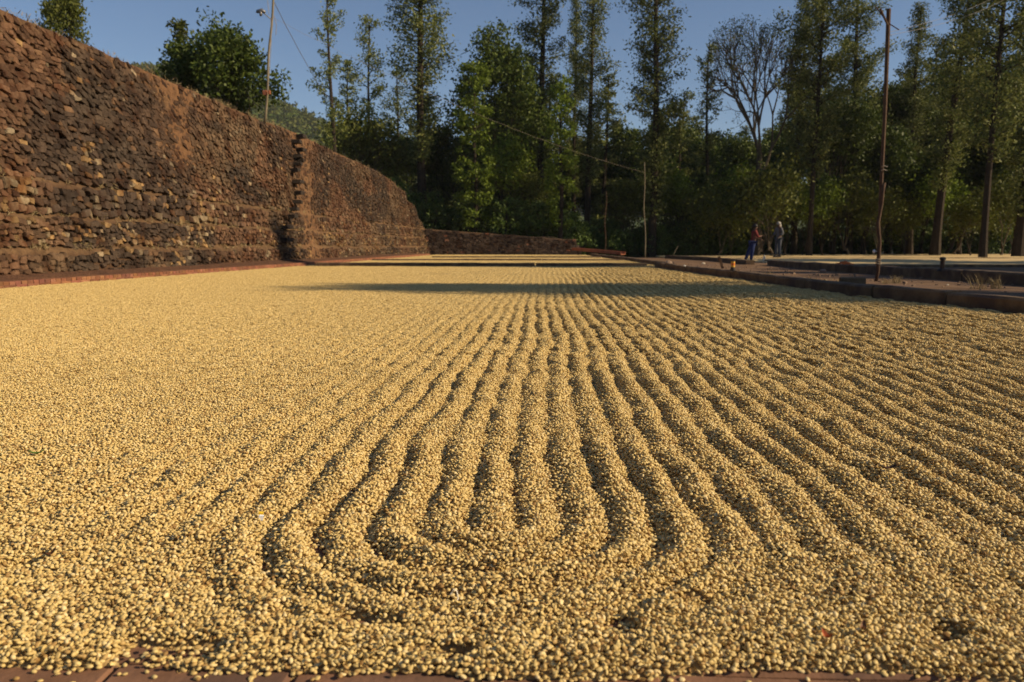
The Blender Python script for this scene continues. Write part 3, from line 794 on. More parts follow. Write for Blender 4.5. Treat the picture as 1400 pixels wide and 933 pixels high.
def tree_broad(seed, H, cb, Rr, depth=4, nleaf=60, sig=.42, leafL=.24, leafW=.13, mat='darkleaf', bark='bark', spread=.55, wleaf=1.0, kids=3, r0=None, top_only=False, thin=.62):
    rg = random.Random(seed); np_r = np.random.RandomState(seed); mb = MB(); cen = []
    r0 = r0 or H * .016
    hb = cb
    trunk = [Vector((0, 0, 0)), Vector((rg.uniform(-.1, .1), rg.uniform(-.1, .1), hb * .5)), Vector((rg.uniform(-.2, .2), rg.uniform(-.2, .2), hb))]
    mb.tube(trunk, [r0 * 1.2, r0, r0 * .85], 8)
    Lt = (H - hb) / sum(.78 ** k for k in range(depth)) 
    def grow(p, d, L_, r, dep):
        q = [p]; dd = d.copy()
        for s_ in range(2):
            dd = (dd + Vector((rg.uniform(-.22, .22), rg.uniform(-.22, .22), rg.uniform(-.05, .18)))).normalized(); q.append(q[-1] + dd * L_ / 2)
        mb.tube(q, [r, r * .8, r * .62], 6 if dep > 2 else 4 if dep > 1 else 3, cap=False)
        if dep <= 2 and not top_only: cen.append(q[1])
        if dep <= 1 and not top_only: cen.append(q[-1])
        if dep == 1:
            if top_only: cen.append(q[-1])
            return
        kk = kids if rg.random() < .75 else kids - 1
        a0 = rg.uniform(0, 6.28)
        for k in range(kk):
            a = a0 + k * 6.283 / kk + rg.uniform(-.4, .4); sp = spread * rg.uniform(.6, 1.25)
            u = dd.cross(Vector((.3, .5, .8))).normalized(); w = dd.cross(u)
            nd = (dd * math.cos(sp) + (u * math.cos(a) + w * math.sin(a)) * math.sin(sp)).normalized()
            grow(q[-1], nd, L_ * rg.uniform(.68, .9), r * thin * rg.uniform(.9, 1.05), dep - 1)
    for k in range(kids + 1):
        a = k * 6.283 / (kids + 1) + rg.uniform(-.4, .4); sp = rg.uniform(.3, .9)
        grow(trunk[-1] - Vector((0, 0, rg.uniform(0, hb * .3))), Vector((math.cos(a) * sp, math.sin(a) * sp, 1)).normalized(), Lt, r0 * .62, depth)
    cen = [Vector(c) for c in cen]
    # fit the crown radius
    Vt = np.array(mb.V); Cn = np.array([tuple(c) for c in cen]); rr = np.percentile(np.hypot(Cn[:, 0], Cn[:, 1]), 92); zm = np.percentile(Cn[:, 2], 99)
    f = Rr / max(rr, .1); fz = (H - hb) / max(.1, zm - hb)
    def fit(A):
        A = A.copy(); t = np.clip((A[:, 2] - hb * .6) / (hb * .4 + .01), 0, 1)
        A[:, 0] *= 1 + (f - 1) * t; A[:, 1] *= 1 + (f - 1) * t; k = A[:, 2] > hb; A[k, 2] = hb + (A[k, 2] - hb) * fz; return A
    Vt = fit(Vt); Cn = fit(Cn)
    if wleaf < 1: Cn = Cn[np_r.rand(len(Cn)) < wleaf]
    V, F = leaves(Cn, sig * np_r.uniform(.6, 1.25, len(Cn)), nleaf, leafL, leafW, .2, np_r)
    return mk_mesh('trunk', Vt, mb.F, M[bark]), mk_mesh('crown', V, F, M[mat])
def place(name, meshes, px, Y, label, cat='tree', group=None, sc=1.0, rz=None, zb=None, lean=0, szx=1.0):
    X = P(px, 300, Y).x
    z = ground_z(X, Y) if zb is None else zb
    e = empty(name, (X, Y, z - .05), random.uniform(0, 6.28) if rz is None else rz)
    e.scale = (sc * szx, sc * szx, sc); e.rotation_euler.y = lean
    kn = ('trunk', 'crown') if cat == 'tree' else ('stems', 'foliage')
    link(kn[0], meshes[0], e); link(kn[1], meshes[1], e)
    tag(e, label, cat, group); return e
def top_h(py, Y, z0): return P(700, py, Y).z - z0
# named silver oaks
GO = 'tall slender silver oaks behind the beds'
so_ = [tree_silver(101, 22, 4.5, 2.1, 1.5, bushy=1.2), tree_silver(102, 22, 5.0, 1.75, 1.5, bushy=1.25), tree_silver(103, 21, 5, 1.75, 1.45, bushy=1.25), tree_silver(104, 22, 2.5, 1.8, 1.8, bushy=1.25), tree_silver(105, 22, 5, 2.6, 1.5, trunk_r=.17, bushy=1.2)]
place('silver_oak', so_[0], 579, 50, 'tall silver oak with dark bare trunk nearest the end of the high stone wall', group=GO, sc=1.02, szx=1.15)
place('silver_oak', so_[1], 741, 55, 'tall silver oak rising behind the round dark broadleaf tree', group=GO, sc=1.02, szx=1.05)
place('silver_oak', so_[2], 805, 54, 'slim silver oak standing just right of the bright green climbing tree', group=GO, sc=.93)
place('silver_oak', so_[3], 891, 51, 'dense columnar silver oak right behind the thin pale pole', group=GO, sc=1.04, szx=1.0)
place('silver_oak', so_[1], 785, 62, 'pale narrow silver oak half hidden between two taller ones', group=GO, sc=.86, szx=.8)
place('silver_oak', so_[4], 1111, 50, 'tall silver oak with forked dark trunk right of the bare tree', group=GO, sc=1.0, szx=1.0)
place('silver_oak', so_[2], 1088, 56, 'thin silver oak immediately right of the bare spreading tree', group=GO, sc=.85, szx=1.1)
place('silver_oak', so_[0], 1283, 52, 'leaning silver oak right of the tall forked wooden pole', group=GO, sc=.93, lean=.05, szx=1.15)
place('silver_oak', so_[4], 1351, 44, 'big silver oak with the thickest trunk near the right edge', group=GO, sc=1.06, szx=1.1)
place('silver_oak', so_[3], 1398, 48, 'silver oak cut by the right edge of the picture', group=GO, sc=1.0, szx=1.2)
place('silver_oak', so_[1], 1243, 60, 'slender silver oak behind the dry wires of the forked pole', group=GO, sc=.8, szx=1.2)
place('silver_oak', so_[0], 1160, 60, 'bushy silver oak between the bare tree and the forked pole', group=GO, sc=1.0, szx=1.1)
sl_ = [tree_silver(201, 14, 3, 1.5, .62, bushy=1.0), tree_silver(202, 13, 3, 1.7, .7, bushy=1.1), tree_silver(203, 12, 2, 1.3, .8)]
place('slim_tree', sl_[0], 458, 46, 'thin sparse tree with clear trunk against the hill', group='slim young trees', sc=.98, zb=3.0, szx=.9)
place('slim_tree', sl_[1], 510, 54, 'sparse open tree right of the thin trunked one above the wall', group='slim young trees', sc=1.0, zb=2.6)
place('slim_tree', sl_[1], 545, 60, 'open young tree left of the tallest dark trunked oak', group='slim young trees', sc=.85, zb=2.4, szx=1.2)
place('slim_tree', sl_[2], 482, 60, 'small sparse tree behind the two thin trees over the wall', group='slim young trees', sc=.95, zb=2.6, szx=1.2)
place('slim_tree', sl_[2], 828, 58, 'short olive oak left of the thin pale pole', group='slim young trees', sc=1.05, szx=1.35)
place('slim_tree', sl_[0], 965, 55, 'slim tree left of the bare spreading tree', group='slim young trees', sc=1.0, szx=1.0)
place('slim_tree', sl_[2], 925, 60, 'pale feathery tree beside the columnar oak', group='slim young trees', sc=.88, szx=1.3)
# broadleaf
big1 = tree_broad(301, 12.6, 2.6, 2.35, 4, 62, .45, mat='darkleaf')
place('broadleaf_tree', big1, 683, 51, 'large round crowned dark green tree between the tall oaks', rz=1.0)
def column_tree(seed, Rr, H, n):
    a = bush(seed, Rr, H, n, 40, 'brightleaf', .20, .11); rg = random.Random(seed); mb = MB()
    mb.tube([(0, 0, 0), (.08, .05, H * .3), (-.05, .06, H * .6), (.03, 0, H * .93)], [.15, .11, .07, .02], 7)
    for k in range(26):
        z = rg.uniform(.12, .9) * H; an = rg.uniform(0, 6.28); l = Rr * rg.uniform(.5, .9); mb.tube([(0, 0, z), (math.cos(an) * l, math.sin(an) * l, z + l * .6)], [.03, .01], 4, cap=False)
    return mk_mesh('trunk', mb.V, mb.F, M['bark']), a[1]
bright = column_tree(302, 1.25, 10.2, 150)
place('broadleaf_tree', bright, 650, 47.6, 'bright green narrow tree covered in leaves to the ground beside the low wall', sc=.98)
bright2 = column_tree(303, .95, 9.4, 105)
place('broadleaf_tree', bright2, 766, 47.6, 'bright yellow green tree at the right end of the low wall', sc=.97)
bare = tree_broad(304, 14.6, 6.6, 3.9, 6, 7, .22, .13, .07, 'oliveleaf', 'barkpale', spread=.55, wleaf=.85, kids=3, r0=.27, top_only=True, thin=.68)
place('bare_tree', bare, 1035, 52, 'nearly bare tree with pale spreading branches against the sky')
side = tree_broad(305, 7.5, 1.2, 2.4, 4, 70, .42, .22, .12, 'darkleaf')
place('broadleaf_tree', side, 303, 30, 'dense rounded green tree standing above the stone wall', zb=2.6, sc=.77, rz=2)
s2 = tree_silver(204, 7.2, 1.5, 1.0, 1.2, mat='oliveleaf')
place('slim_tree', s2, 258, 34, 'feathery pale tree leaning behind the rounded tree above the wall', zb=2.6, sc=1.0, group='slim young trees')
crownA = tree_broad(306, 5.6, 1.6, 1.25, 4, 26, .30, .17, .09, 'oliveleaf')
place('broadleaf_tree', crownA, 97, 30, 'small tree over the left end of the wall top', zb=5.0, sc=.9, szx=.68)
place('broadleaf_tree', crownA, 203, 34, 'wispy low treetop just showing over the wall', zb=3.6, sc=.66, szx=.6)
mid = [tree_broad(311, 9, 2.0, 2.6, 4, 75, .48, .24, .13, 'darkleaf'), tree_broad(312, 8, 1.5, 2.4, 4, 70, .46, .24, .12, 'oliveleaf'), tree_broad(313, 10, 3, 2.3, 4, 64, .45, .24, .12, 'darkleaf', spread=.5)]
r_mid = [(345, 40, .40, 0, 2.4, 'dark green tree behind the lamp pole above the wall'), (385, 44, .44, 1, 2.6, 'leafy olive tree right of the lamp pole above the wall'),
         (420, 50, .40, 0, 2.4, 'low dark tree beneath the hill skyline'), (520, 62, .6, 1, 2.2, 'olive tree under the sparse trees above the wall end'), (560, 56, .62, 2, 1.6, 'dark tree beside the foot of the tallest oak near the wall end'),
         (610, 56, .85, 0, .9, 'dark tree left of the bright green narrow tree'), (720, 60, .8, 1, .9, 'olive tree behind the gap between the bright trees'), (845, 60, .66, 1, None, 'olive tree behind the two thin poles'),
         (935, 57, .58, 0, None, 'dark low tree right of the columnar oak'), (985, 58, .62, 2, None, 'dark low tree behind the foot of the bare tree'), (1065, 60, .68, 1, None, 'olive tree above the two workers'),
         (1140, 56, 1.0, 2, None, 'tall dark branchy tree left of the forked pole'), (1182, 58, 1.08, 0, None, 'tall dark tree directly behind the forked pole'), (1240, 60, .72, 1, None, 'olive tree right behind the forked pole'),
         (1315, 58, .95, 0, None, 'dark broad tree between the two right hand oaks'), (1390, 56, .98, 2, None, 'dark broad tree behind the right edge oak')]
for (px, Y, sc, k, zb, lb) in r_mid: place('broadleaf_tree', mid[k], px, Y, lb, sc=sc, zb=zb)
# second wood behind, trunks no one can tell apart
lb = 'tree deep in the dark wood behind the front row'
rg = random.Random(5)
for k in range(56):
    px = 545 + k * 17 + rg.uniform(-12, 12); Y = rg.uniform(66, 90)
    if rg.random() < .45: place('wood_tree', mid[rg.randrange(3)], px, Y, lb, group='trees deep in the wood', sc=rg.uniform(.9, 1.15) * (.95 if px < 1060 else 1.3))
    else: place('wood_tree', sl_[rg.randrange(3)], px, Y, lb, group='trees deep in the wood', sc=rg.uniform(.85, 1.1) * (.9 if px < 1060 else 1.3), szx=1.5)
for (px, Y, k, sc) in ((696, 58, 0, 1.0), (705, 64, 2, 1.15), (845, 66, 0, 1.1), (920, 66, 2, 1.0), (960, 64, 0, .95), (1010, 66, 2, .9), (1060, 68, 0, 1.1), (1215, 64, 2, 1.25), (1262, 64, 0, 1.25)):
    place('wood_tree', mid[k], px, Y, lb, group='trees deep in the wood', sc=sc)
# trees outside the frame to the right: one of them throws the long shadow across the near bed
lbo = 'tall silver oak standing outside the right edge'
shade = tree_silver(206, 16.6, 3, 3.0, 1.3, leafL=.32, leafW=.15, bushy=1.5, vary=.2)
base = Vector((-2.3, 10.35, 0)) + Vector((SUN.x, SUN.y, 0)).normalized() * (16.8 / math.tan(R(29)))
e = empty('silver_oak', (base.x, base.y, zr(10) - .05)); link('trunk', shade[0], e); link('crown', shade[1], e)
tag(e, lbo, 'tree', 'trees outside the right edge')
for (x, y, k, sc) in ((24, 5, 0, 1.0), (26, 8.5, 1, 1.2), (25, 12, 2, 1.0), (27, 15, 0, 1.15), (26, 19, 1, 1.25), (28, 23, 2, 1.05), (27, 29.5, 0, 1.1), (28, 33, 2, 1.0)):
    e = empty('broadleaf_tree', (x, y, zr(y) - .05), x * 1.3 + y); e.scale = (sc, sc, sc); link('trunk', mid[k][0], e); link('crown', mid[k][1], e)
    tag(e, 'broadleaf tree standing outside the right edge', 'tree', 'broadleaf trees outside the right edge')
tip = Vector((-7.25, 21.6, 1.15)); hd = Vector((SUN.x, SUN.y, 0)).normalized()
base = tip + hd * 40; e = empty('silver_oak', (base.x, base.y, zr(14) - .05)); e.scale.z = (1.15 + 40 * math.tan(R(29)) + .2) / 22.2
tall = tree_silver(207, 22, 5, 1.4, 1.3, leafL=.32, leafW=.15, bushy=1.4, vary=.2)
link('trunk', tall[0], e); link('crown', tall[1], e); tag(e, lbo, 'tree', 'trees outside the right edge')
# coffee bushes
bs = [bush(401, 1.1, 2.0), bush(402, 1.25, 1.7), bush(403, .95, 2.3)]
GB = 'coffee bushes along the edge of the wood'; lb = 'dark glossy coffee bush in the hedge at the foot of the trees'
rg = random.Random(9)
for k in range(26):
    px = 590 + k * 17; Y = 48.3 + (k % 3) * 1.1 + (3.5 if px > 790 else 0)
    place('coffee_bush', bs[k % 3], px, Y, lb, 'bush', GB, sc=rg.uniform(.8, 1.15))
for k in range(26):
    px = 800 + k * 24 + rg.uniform(-8, 8); Y = 62.5 + rg.uniform(0, 5) if px > 1000 else 56 + rg.uniform(0, 3)
    place('coffee_bush', bs[k % 3], px, Y, lb, 'bush', GB, sc=rg.uniform(1.0, 1.7))
for k in range(14):
    px = 440 + k * 12; place('coffee_bush', bs[k % 3], px, 49.5 + k % 2 * 2, lb, 'bush', GB, sc=rg.uniform(.8, 1.2), zb=3.0 - k * .13)
# undergrowth saplings, light green, just behind the workers
sap = [tree_broad(321, 5, .4, 1.3, 4, 14, .40, .2, .11, 'brightleaf', spread=.5), tree_broad(322, 4.2, .5, 1.5, 4, 12, .42, .2, .1, 'oliveleaf', 'barkpale', spread=.6)]
lb = 'low leafy sapling in the undergrowth behind the beds'
for k, (px, Y) in enumerate([(930, 53), (965, 52), (1000, 51), (1040, 50), (1075, 52), (1100, 54), (985, 50), (1055, 49.5), (1015, 53), (1140, 62), (1185, 61), (1220, 62), (1262, 62), (1300, 62), (1345, 62), (1385, 62), (1125, 53), (1160, 54), (1205, 53), (1240, 55), (1285, 54), (1330, 53), (1372, 54), (1310, 57), (690, 50), (715, 51), (660, 52), (860, 53), (905, 54), (535, 52), (500, 50), (475, 50)]):
    place('sapling', sap[0 if k % 4 == 0 else 1], px, Y, lb, 'sapling', 'saplings in the undergrowth', sc=random.uniform(.8, 1.35), zb=(3.0 if px < 540 else None))

# ------------------------------------------------------------------ hills
def hill(name, y0, y1, fn, n=70):
    X = np.linspace(-700, 700, 180); Y = np.linspace(y0, y1, n); gx, gy = np.meshgrid(X, Y); z = fn(gx, gy)
    V = np.stack([gx, gy, z], -1).reshape(-1, 3); m = len(X)
    i, j = np.meshgrid(np.arange(m - 1), np.arange(n - 1)); a = (j * m + i).ravel()
    return V, np.stack([a, a + 1, a + m + 1, a + m], -1)
def hz(x, y):
    up = sst(190, 470, y)
    ridge = 92 * np.exp(-((x + 235) / 150) ** 2) + 18 * np.exp(-((x - 60) / 200) ** 2) + 30 * np.exp(-((x - 330) / 200) ** 2)
    return -1 + up * (ridge + 9 * (fbm(x * .012, y * .012, 5, 3) - .5) + 3 * fbm(x * .08, y * .08, 6, 2)) * (1 - .4 * sst(470, 760, y))
V, F = hill('hills', 180, 800, hz)
tuftp = []
np_r = np.random.RandomState(4)
for k in range(3):
    cen = np_r.randn(26, 3) * np.array([1.6, 1.6, 1.3]) + np.array([0, 0, 3.2]); v_, f_ = leaves(cen, .7, 16, 1.5, 1.0, 0, np_r)
    tuftp.append(bpy.data.objects.new('far_crown', mk_mesh('far_crown', v_, f_, M['oliveleaf' if k == 1 else 'darkleaf'])))
n = 30000; x = np_r.uniform(-330, 60, n); y = np_r.uniform(230, 520, n); k = (x / y > -.52) & (x / y < .02); x = x[k]; y = y[k]
x2 = np_r.uniform(0, 480, 5000); y2 = np_r.uniform(330, 500, 5000); x = np.r_[x, x2]; y = np.r_[y, y2]; n = len(x)
HT = gn_scatter('crown_scatter', tuftp)
o = scatter_obj('hills', V, F, M['hill'], np.stack([x, y, hz(x, y) - .5], -1), np.stack([np.zeros(n), np.zeros(n), np_r.rand(n) * 6.28], -1), np_r.uniform(.5, 1.3, n), np_r.randint(0, 3, n), HT)
tag(o, kind='structure')

# ------------------------------------------------------------------ poles and wires
def pole(name, p0, p1, r0, r1, mat, label, wob=.02, n=12):
    e = empty(name, p0); d = Vector(p1) - Vector(p0); pts = []
    for i in range(n + 1):
        t = i / n; pts.append(d * t + Vector((wob * math.sin(t * 9), wob * math.cos(t * 7), 0)) * (t * (1 - t) * 4))
    mb = MB(); mb.tube(pts, [r0 + (r1 - r0) * i / n for i in range(n + 1)], 8); mb.build('shaft', M[mat], e, smooth=True)
    tag(e, label, 'pole'); return e, pts
p0 = P(362, 160, 21.9); p0.z = 3.85; p1 = P(374, -12, 21.9)
eA, ptA = pole('lamp_pole', p0, p1, .036, .030, 'woodpale', 'tall pale wooden pole with a small lamp standing on top of the stone wall', .018)
mb = MB(); a = P(371, 27, 21.9) - p0; b = P(358, 16, 21.7) - p0
mb.tube([a, (a + b) / 2 + Vector((0, 0, .0)), b], .013, 6); mb.build('lamp_arm', M['metal'], eA)
mb = MB(); mb.tube([b + Vector((.09, 0, -.02)), b + Vector((.0, 0, .03)), b + Vector((-.12, 0, .0)), b + Vector((-.15, 0, -.03))], [.03, .055, .05, .02], 8); 
mb.tube([b + Vector((-.03, 0, 0)), b + Vector((-.03, 0, -.11))], [.05, .035], 8); mb.build('lamp_head', M['metal'], eA, smooth=True)
mb = MB(); c = P(365, 127, 21.8) - p0; mb.box(c + Vector((-.05, 0, 0)), (.1, .1, .12), bev=.01); mb.box(c + Vector((.07, -.02, .01)), (.05, .08, .1), bev=.01); mb.build('junction_box', M['rust'], eA)
mb = MB(); mb.tube([P(370, 25, 21.85) - p0, P(371, 60, 21.8) - p0, P(368.5, 100, 21.8) - p0, P(366, 125, 21.8) - p0], .006, 4)
mb.tube([P(375, 22, 21.85) - p0, P(378, 35, 21.8) - p0, P(377, 48, 21.8) - p0], .008, 4); mb.build('loose_cable', M['wire'], eA)
bz = G(882, 352).z
p0 = P(882, 353, 36); p0.z = .0; p1 = P(881, 222, 36)
eB, _ = pole('thin_pole', p0, p1, .024, .016, 'woodpale', 'thin pale pole holding the sagging cable beside the far kerb', .04)
p0 = P(827, 349, 44.5); p0.z = 0; p1 = P(829, 262, 44.5)
pole('thin_pole', p0, p1, .022, .015, 'wood', 'shorter thin dark pole standing behind the red trough', .05)
# forked pole
Yp = 13.4
p0 = P(1198, 385, Yp); p0.z = zr(Yp); knee = P(1207, 250, Yp); p1 = P(1217, 11, Yp)
eD = empty('forked_pole', p0); tag(eD, 'tall dark wooden pole with forked sticks at its top beside the dusty path', 'pole')
mb = MB(); q = []
for i in range(11):
    t = i / 10; q.append((knee - p0) * t + Vector((.018 * math.sin(t * 8) + .012 * math.sin(t * 19), .02 * math.cos(t * 9), 0)))
mb.tube(q, [.030 - .004 * math.sin(i * 2) for i in range(11)], 8); mb.build('lower_shaft', M['wood'], eD, smooth=True)
mb = MB(); kk = knee - p0 - Vector((0, 0, .5)) + Vector((.0, .05, 0)); mb.tube([kk, (kk + (p1 - p0)) / 2, p1 - p0 + Vector((0, .05, 0))], [.028, .031, .034], 6); mb.build('upper_shaft', M['wood'], eD)
for (a, b, r_) in (((1214, 35), (1203.5, 12), .017), ((1215, 33), (1197, 9), .009), ((1215, 32), (1229, 41), .009)):
    mb = MB(); mb.tube([P(*a, Yp) - p0, P(*b, Yp - .1) - p0], r_, 6); mb.build('fork_stick', M['wood'], eD)
mb = MB()
for k, py in enumerate((355, 358, 361, 228, 233)):
    c = P(1199 + (384 - py) * .066, py, Yp) - p0
    mb.tube([c + Vector((.042 * math.cos(a), .042 * math.sin(a), .01 * math.sin(a * 2))) for a in np.linspace(0, 6.283, 9)], .009, 4, cap=False)
mb.build('lashing', M['wirepale'], eD)
mb = MB(); c = P(1195, 344, Yp) - p0; mb.tube([c + Vector((0, 0, -.03)), c, c + Vector((0, 0, .03))], [.012, .028, .012], 8); mb.tube([c, P(1200, 344, Yp) - p0], .006, 4); mb.build('insulator', plain('white_china', (.75, .74, .7), .3), eD, smooth=True)
def cable(name, a, b, sag, r, mat, label, n=24, wig=.01):
    a = Vector(a); b = Vector(b); pts = []
    for i in range(n + 1):
        t = i / n; pts.append((b - a) * t + Vector((0, 0, -sag * 4 * t * (1 - t))) + Vector((0, 0, wig * math.sin(i * 2.3))))
    mb = MB(); mb.tube(pts, r, 4); o = mb.build(name, M[mat], loc=a); tag(o, label, 'cable'); return o
a = P(372, 24, 21.9)
cable('cable', a, P(881, 236, 36), .38, .0034, 'wirepale', 'long pale cable sagging from the lamp pole to the thin pole', 40)
cable('cable', P(374, 2, 21.9), P(462, 150, 46), .3, .010, 'wire', 'dark cable dropping from the lamp pole behind the wall', 20)
cable('cable', P(364, -12, 21.9), P(368, 20, 21.8), .0, .007, 'wire', 'short loose wire hanging at the top of the lamp pole', 6)
cable('cable', P(1217, 44, Yp), P(1420, -42, 30), .25, .0032, 'wire', 'upper of two thin wires leaving the forked pole to the right', 20, 0)
cable('cable', P(1217, 48, Yp), P(1425, -36, 30), .3, .0032, 'wire', 'lower of two thin wires leaving the forked pole to the right', 20, 0)

# ------------------------------------------------------------------ things on and behind the kerbs
# red trough at the far end
e = empty('red_trough', (2.9, 44.6, 0)); tag(e, 'long rusty red sloping trough on short legs at the end of the low wall', 'trough')
a = P(785, 342, 44.8) - e.location; b = P(852, 348, 43.2) - e.location
d = (b - a); ang = math.atan2(d.y, d.x); pit = math.asin(d.z / d.length)
RM = Matrix.Rotation(ang, 3, 'Z') @ Matrix.Rotation(-pit, 3, 'Y'); c = (a + b) / 2
mb = MB(); mb.box(c, (d.length, .5, .03), rot=RM); mb.build('base_plate', M['rust'], e)
for s_ in (-1, 1):
    mb = MB(); mb.box(c + RM @ Vector((0, .26 * s_, .06)), (d.length, .03, .16), rot=RM, bev=.006); mb.build('side_board', M['rust'], e)
for t in (.08, .5, .97):
    q = a.lerp(b, t); mb = MB(); h_ = q.z + e.location.z
    mb.box((q.x, q.y - .1, h_ / 2 - .02), (.12, .12, max(.08, h_)), bev=.01); mb.build('leg', M['wood'], e)
def rock(name, px, py, Y, sx, sy, sz, mat, label, z=None, seed=0, cat='stone'):
    p = P(px, py, Y); rg = random.Random(seed); 
    z0 = z if z is not None else zr(Y); V, F = tri_ell(10, 7, sx / 2, sy / 2, sz * .6, 1, seed)
    V = [(v[0] * rg.uniform(.82, 1.15), v[1] * rg.uniform(.82, 1.15), v[2] * rg.uniform(.8, 1.15) + sz * .25) for v in V]
    o = mobj(name, V, F, mat, loc=(p.x, Y, z0)); o.rotation_euler.z = rg.uniform(-.4, .4); tag(o, label, cat); return o
grey = plain('grey_stone', (.26, .19, .14), .9)
rock('rock', 914, 360, 17.3, .17, .13, .10, grey, 'rough brown stone lying at the end of the first kerb by the cross kerb', z=.145, seed=1)
rock('rock', 1125, 372, 19.5, .17, .15, .09, plain('pink_stone', (.36, .22, .15), .9), 'pale pinkish stone on the dusty path below the orange cloth', seed=2)
rock('stone_chip', 936, 363, 15.6, .05, .04, .035, plain('chip', (.7, .68, .62), .6), 'tiny white chip lying on top of the first kerb', z=.145, seed=3)
rock('stone_chip', 962, 350, 30, .16, .1, .08, plain('chip_b', (.55, .48, .36), .6), 'small pale lump on the far edge of the path', seed=4)
rock('stone_chip', 1296, 386, 12, .03, .03, .02, plain('chip_c', (.7, .65, .5), .6), 'tiny pale chip on the path near the stub post', seed=8)
# block behind kerb
mb = MB(); p = P(1165, 383, 10.4); mb.box((0, 0, .085), (.29, .16, .17), bev=.012, jit=.004); o = mb.build('concrete_block', M['concrete'], loc=(p.x, 10.4, zr(10.4))); o.rotation_euler.z = -.1
tag(o, 'dark rectangular block resting against the back of the kerb left of the forked pole', 'block')
# stub post
p = P(1288, 369, 15.6); zt = zr(15.6) + .17; e = empty('stub_post', (7.05 + .2, 14.3, zt)); e.location = (P(1288, 369, 14.3).x, 14.3, zt - .01)
tag(e, 'short brown post with black cap and foot on the second kerb', 'post')
mb = MB(); mb.tube([(0, 0, 0), (0, 0, .035), (0, 0, .05)], [.085, .07, .045], 10); mb.build('foot', plain('black_rubber', (.03, .027, .025), .6), e)
mb = MB(); mb.tube([(0, 0, .045), (0, 0, .2)], .036, 10); mb.build('shaft', M['wood'], e)
mb = MB(); mb.tube([(0, 0, .2), (0, 0, .235), (0, 0, .25)], [.05, .052, .03], 10); mb.build('cap', bpy.data.materials['black_rubber'], e)
# small yellow and orange can
Yc = 13.0; p = P(1002, 368, Yc); e = empty('yellow_can', (float(k1x(Yc)), Yc, .147)); e.location.x = p.x
tag(e, 'small yellow and orange can on a black foot standing on the first kerb', 'can')
blk = bpy.data.materials['black_rubber']
mb = MB(); mb.tube([(0, 0, 0), (0, 0, .02), (0, 0, .03), (0, 0, .055)], [.045, .044, .036, .034], 14); mb.build('foot', blk, e, smooth=False)
mb = MB(); mb.tube([(0, 0, .05), (0, 0, .148)], .031, 14, cap=False); mb.build('drum', plain('amber_plastic', (.75, .42, .06), .35), e, smooth=True)
mb = MB(); mb.tube([(0, 0, .145), (0, 0, .16), (0, 0, .165)], [.035, .033, .01], 14); mb.build('lid', blk, e)
mb = MB(); mb.tube([(0, 0, .085), (0, 0, .12)], .0325, 14, cap=False); mb.build('orange_band', plain('orange_band', (.65, .17, .03), .4), e)
# brown stake
Ys = 13.9; a = P(983, 351, Ys); b = P(988, 367, Ys); mb = MB(); mb.box((0, 0, 0), (.05, .035, (a - b).length), rot=(a - b).to_track_quat('Z', 'Y').to_matrix(), bev=.004)
o = mb.build('wooden_stake', M['wood'], loc=(a + b) / 2); tag(o, 'short flat brown stake leaning on the kerb left of the yellow can', 'stake')
Ys = 30; a = P(927, 336.5, Ys); b = P(921, 346, Ys); mb = MB(); mb.tube([a - b, (a - b) * .5 + Vector((.01, 0, .01)), (0, 0, -.06)], .012, 5); o = mb.build('stick', M['woodpale'], loc=b); tag(o, 'thin bare stick leaning at the far edge of the path', 'stick')
# orange cloth on second kerb
Yo = 19.0; p = P(1155, 363, Yo); zt = zr(Yo) + .19; V = []; F = []; rg = random.Random(4)
nn = 11
for j in range(nn):
    for i in range(nn):
        u = i / (nn - 1) - .5; v = j / (nn - 1) - .5; r_ = math.hypot(u, v)
        V.append((u * .34, v * .26, .055 * math.exp(-(r_ / .38) ** 4) * (.5 + .8 * float(vn(i * .7, j * .7, 3))) + .012 * math.sin(u * 22 + v * 9) + (.05 * max(0, -u - .2)) + .018))
for j in range(nn - 1):
    for i in range(nn - 1): a = j * nn + i; F.append((a, a + 1, a + nn + 1, a + nn))
o = mobj('orange_cloth', V, F, plain('orange_cloth', (.65, .13, .02), .8), loc=(p.x, Yo, zt), smooth=True); o.modifiers.new('thickness', 'SOLIDIFY').thickness = .006
tag(o, 'crumpled bright orange cloth lying on the second kerb', 'cloth')
# bottle near the workers
pb = P(1045, 352, 37); zt = .55 - (352 - 336) * 37 / 1089; e = None
mb = MB(); mb.tube([(0, 0, 0), (0, 0, .02), (0, 0, .17), (0, 0, .23), (0, 0, .28), (0, 0, .30)], [.05, .055, .055, .03, .022, .022], 12)
ob = mb.build('plastic_bottle', plain('white_plastic', (.7, .7, .68), .4), loc=(pb.x, 37, zr(37) + .17), smooth=True); ob.location.x = 7.5; ob.location = (P(1045, 352, 34.5).x, 34.5, zr(34) + .0)
tag(ob, 'pale plastic bottle standing between the two workers', 'bottle')

# dry grass tufts and leaf litter on the path
def tuft(px, py, Y, n, h, label):
    p = P(px, py, Y); V = []; F = []; rg = random.Random(px)
    for k in range(n):
        a = rg.uniform(0, 6.28); l = h * rg.uniform(.5, 1.1); b0 = Vector((rg.gauss(0, .05), rg.gauss(0, .03), 0)); d = Vector((math.cos(a) * rg.uniform(.2, 1.0), math.sin(a) * .5, 1)).normalized()
        w = Vector((-math.sin(a), math.cos(a), 0)) * .003; m_ = b0 + d * l * .6; e_ = b0 + d * l + Vector((d.x, d.y, -.2)) * l * .25
        i = len(V); V += [b0 - w, b0 + w, m_ + w * .8, m_ - w * .8, e_]; F += [(i, i + 1, i + 2, i + 3), (i + 3, i + 2, i + 4)]
    o = mobj('grass_tuft', V, F, M['straw'], loc=(p.x, Y, zr(Y))); tag(o, label, 'grass', 'dry grass tufts beside the kerbs')
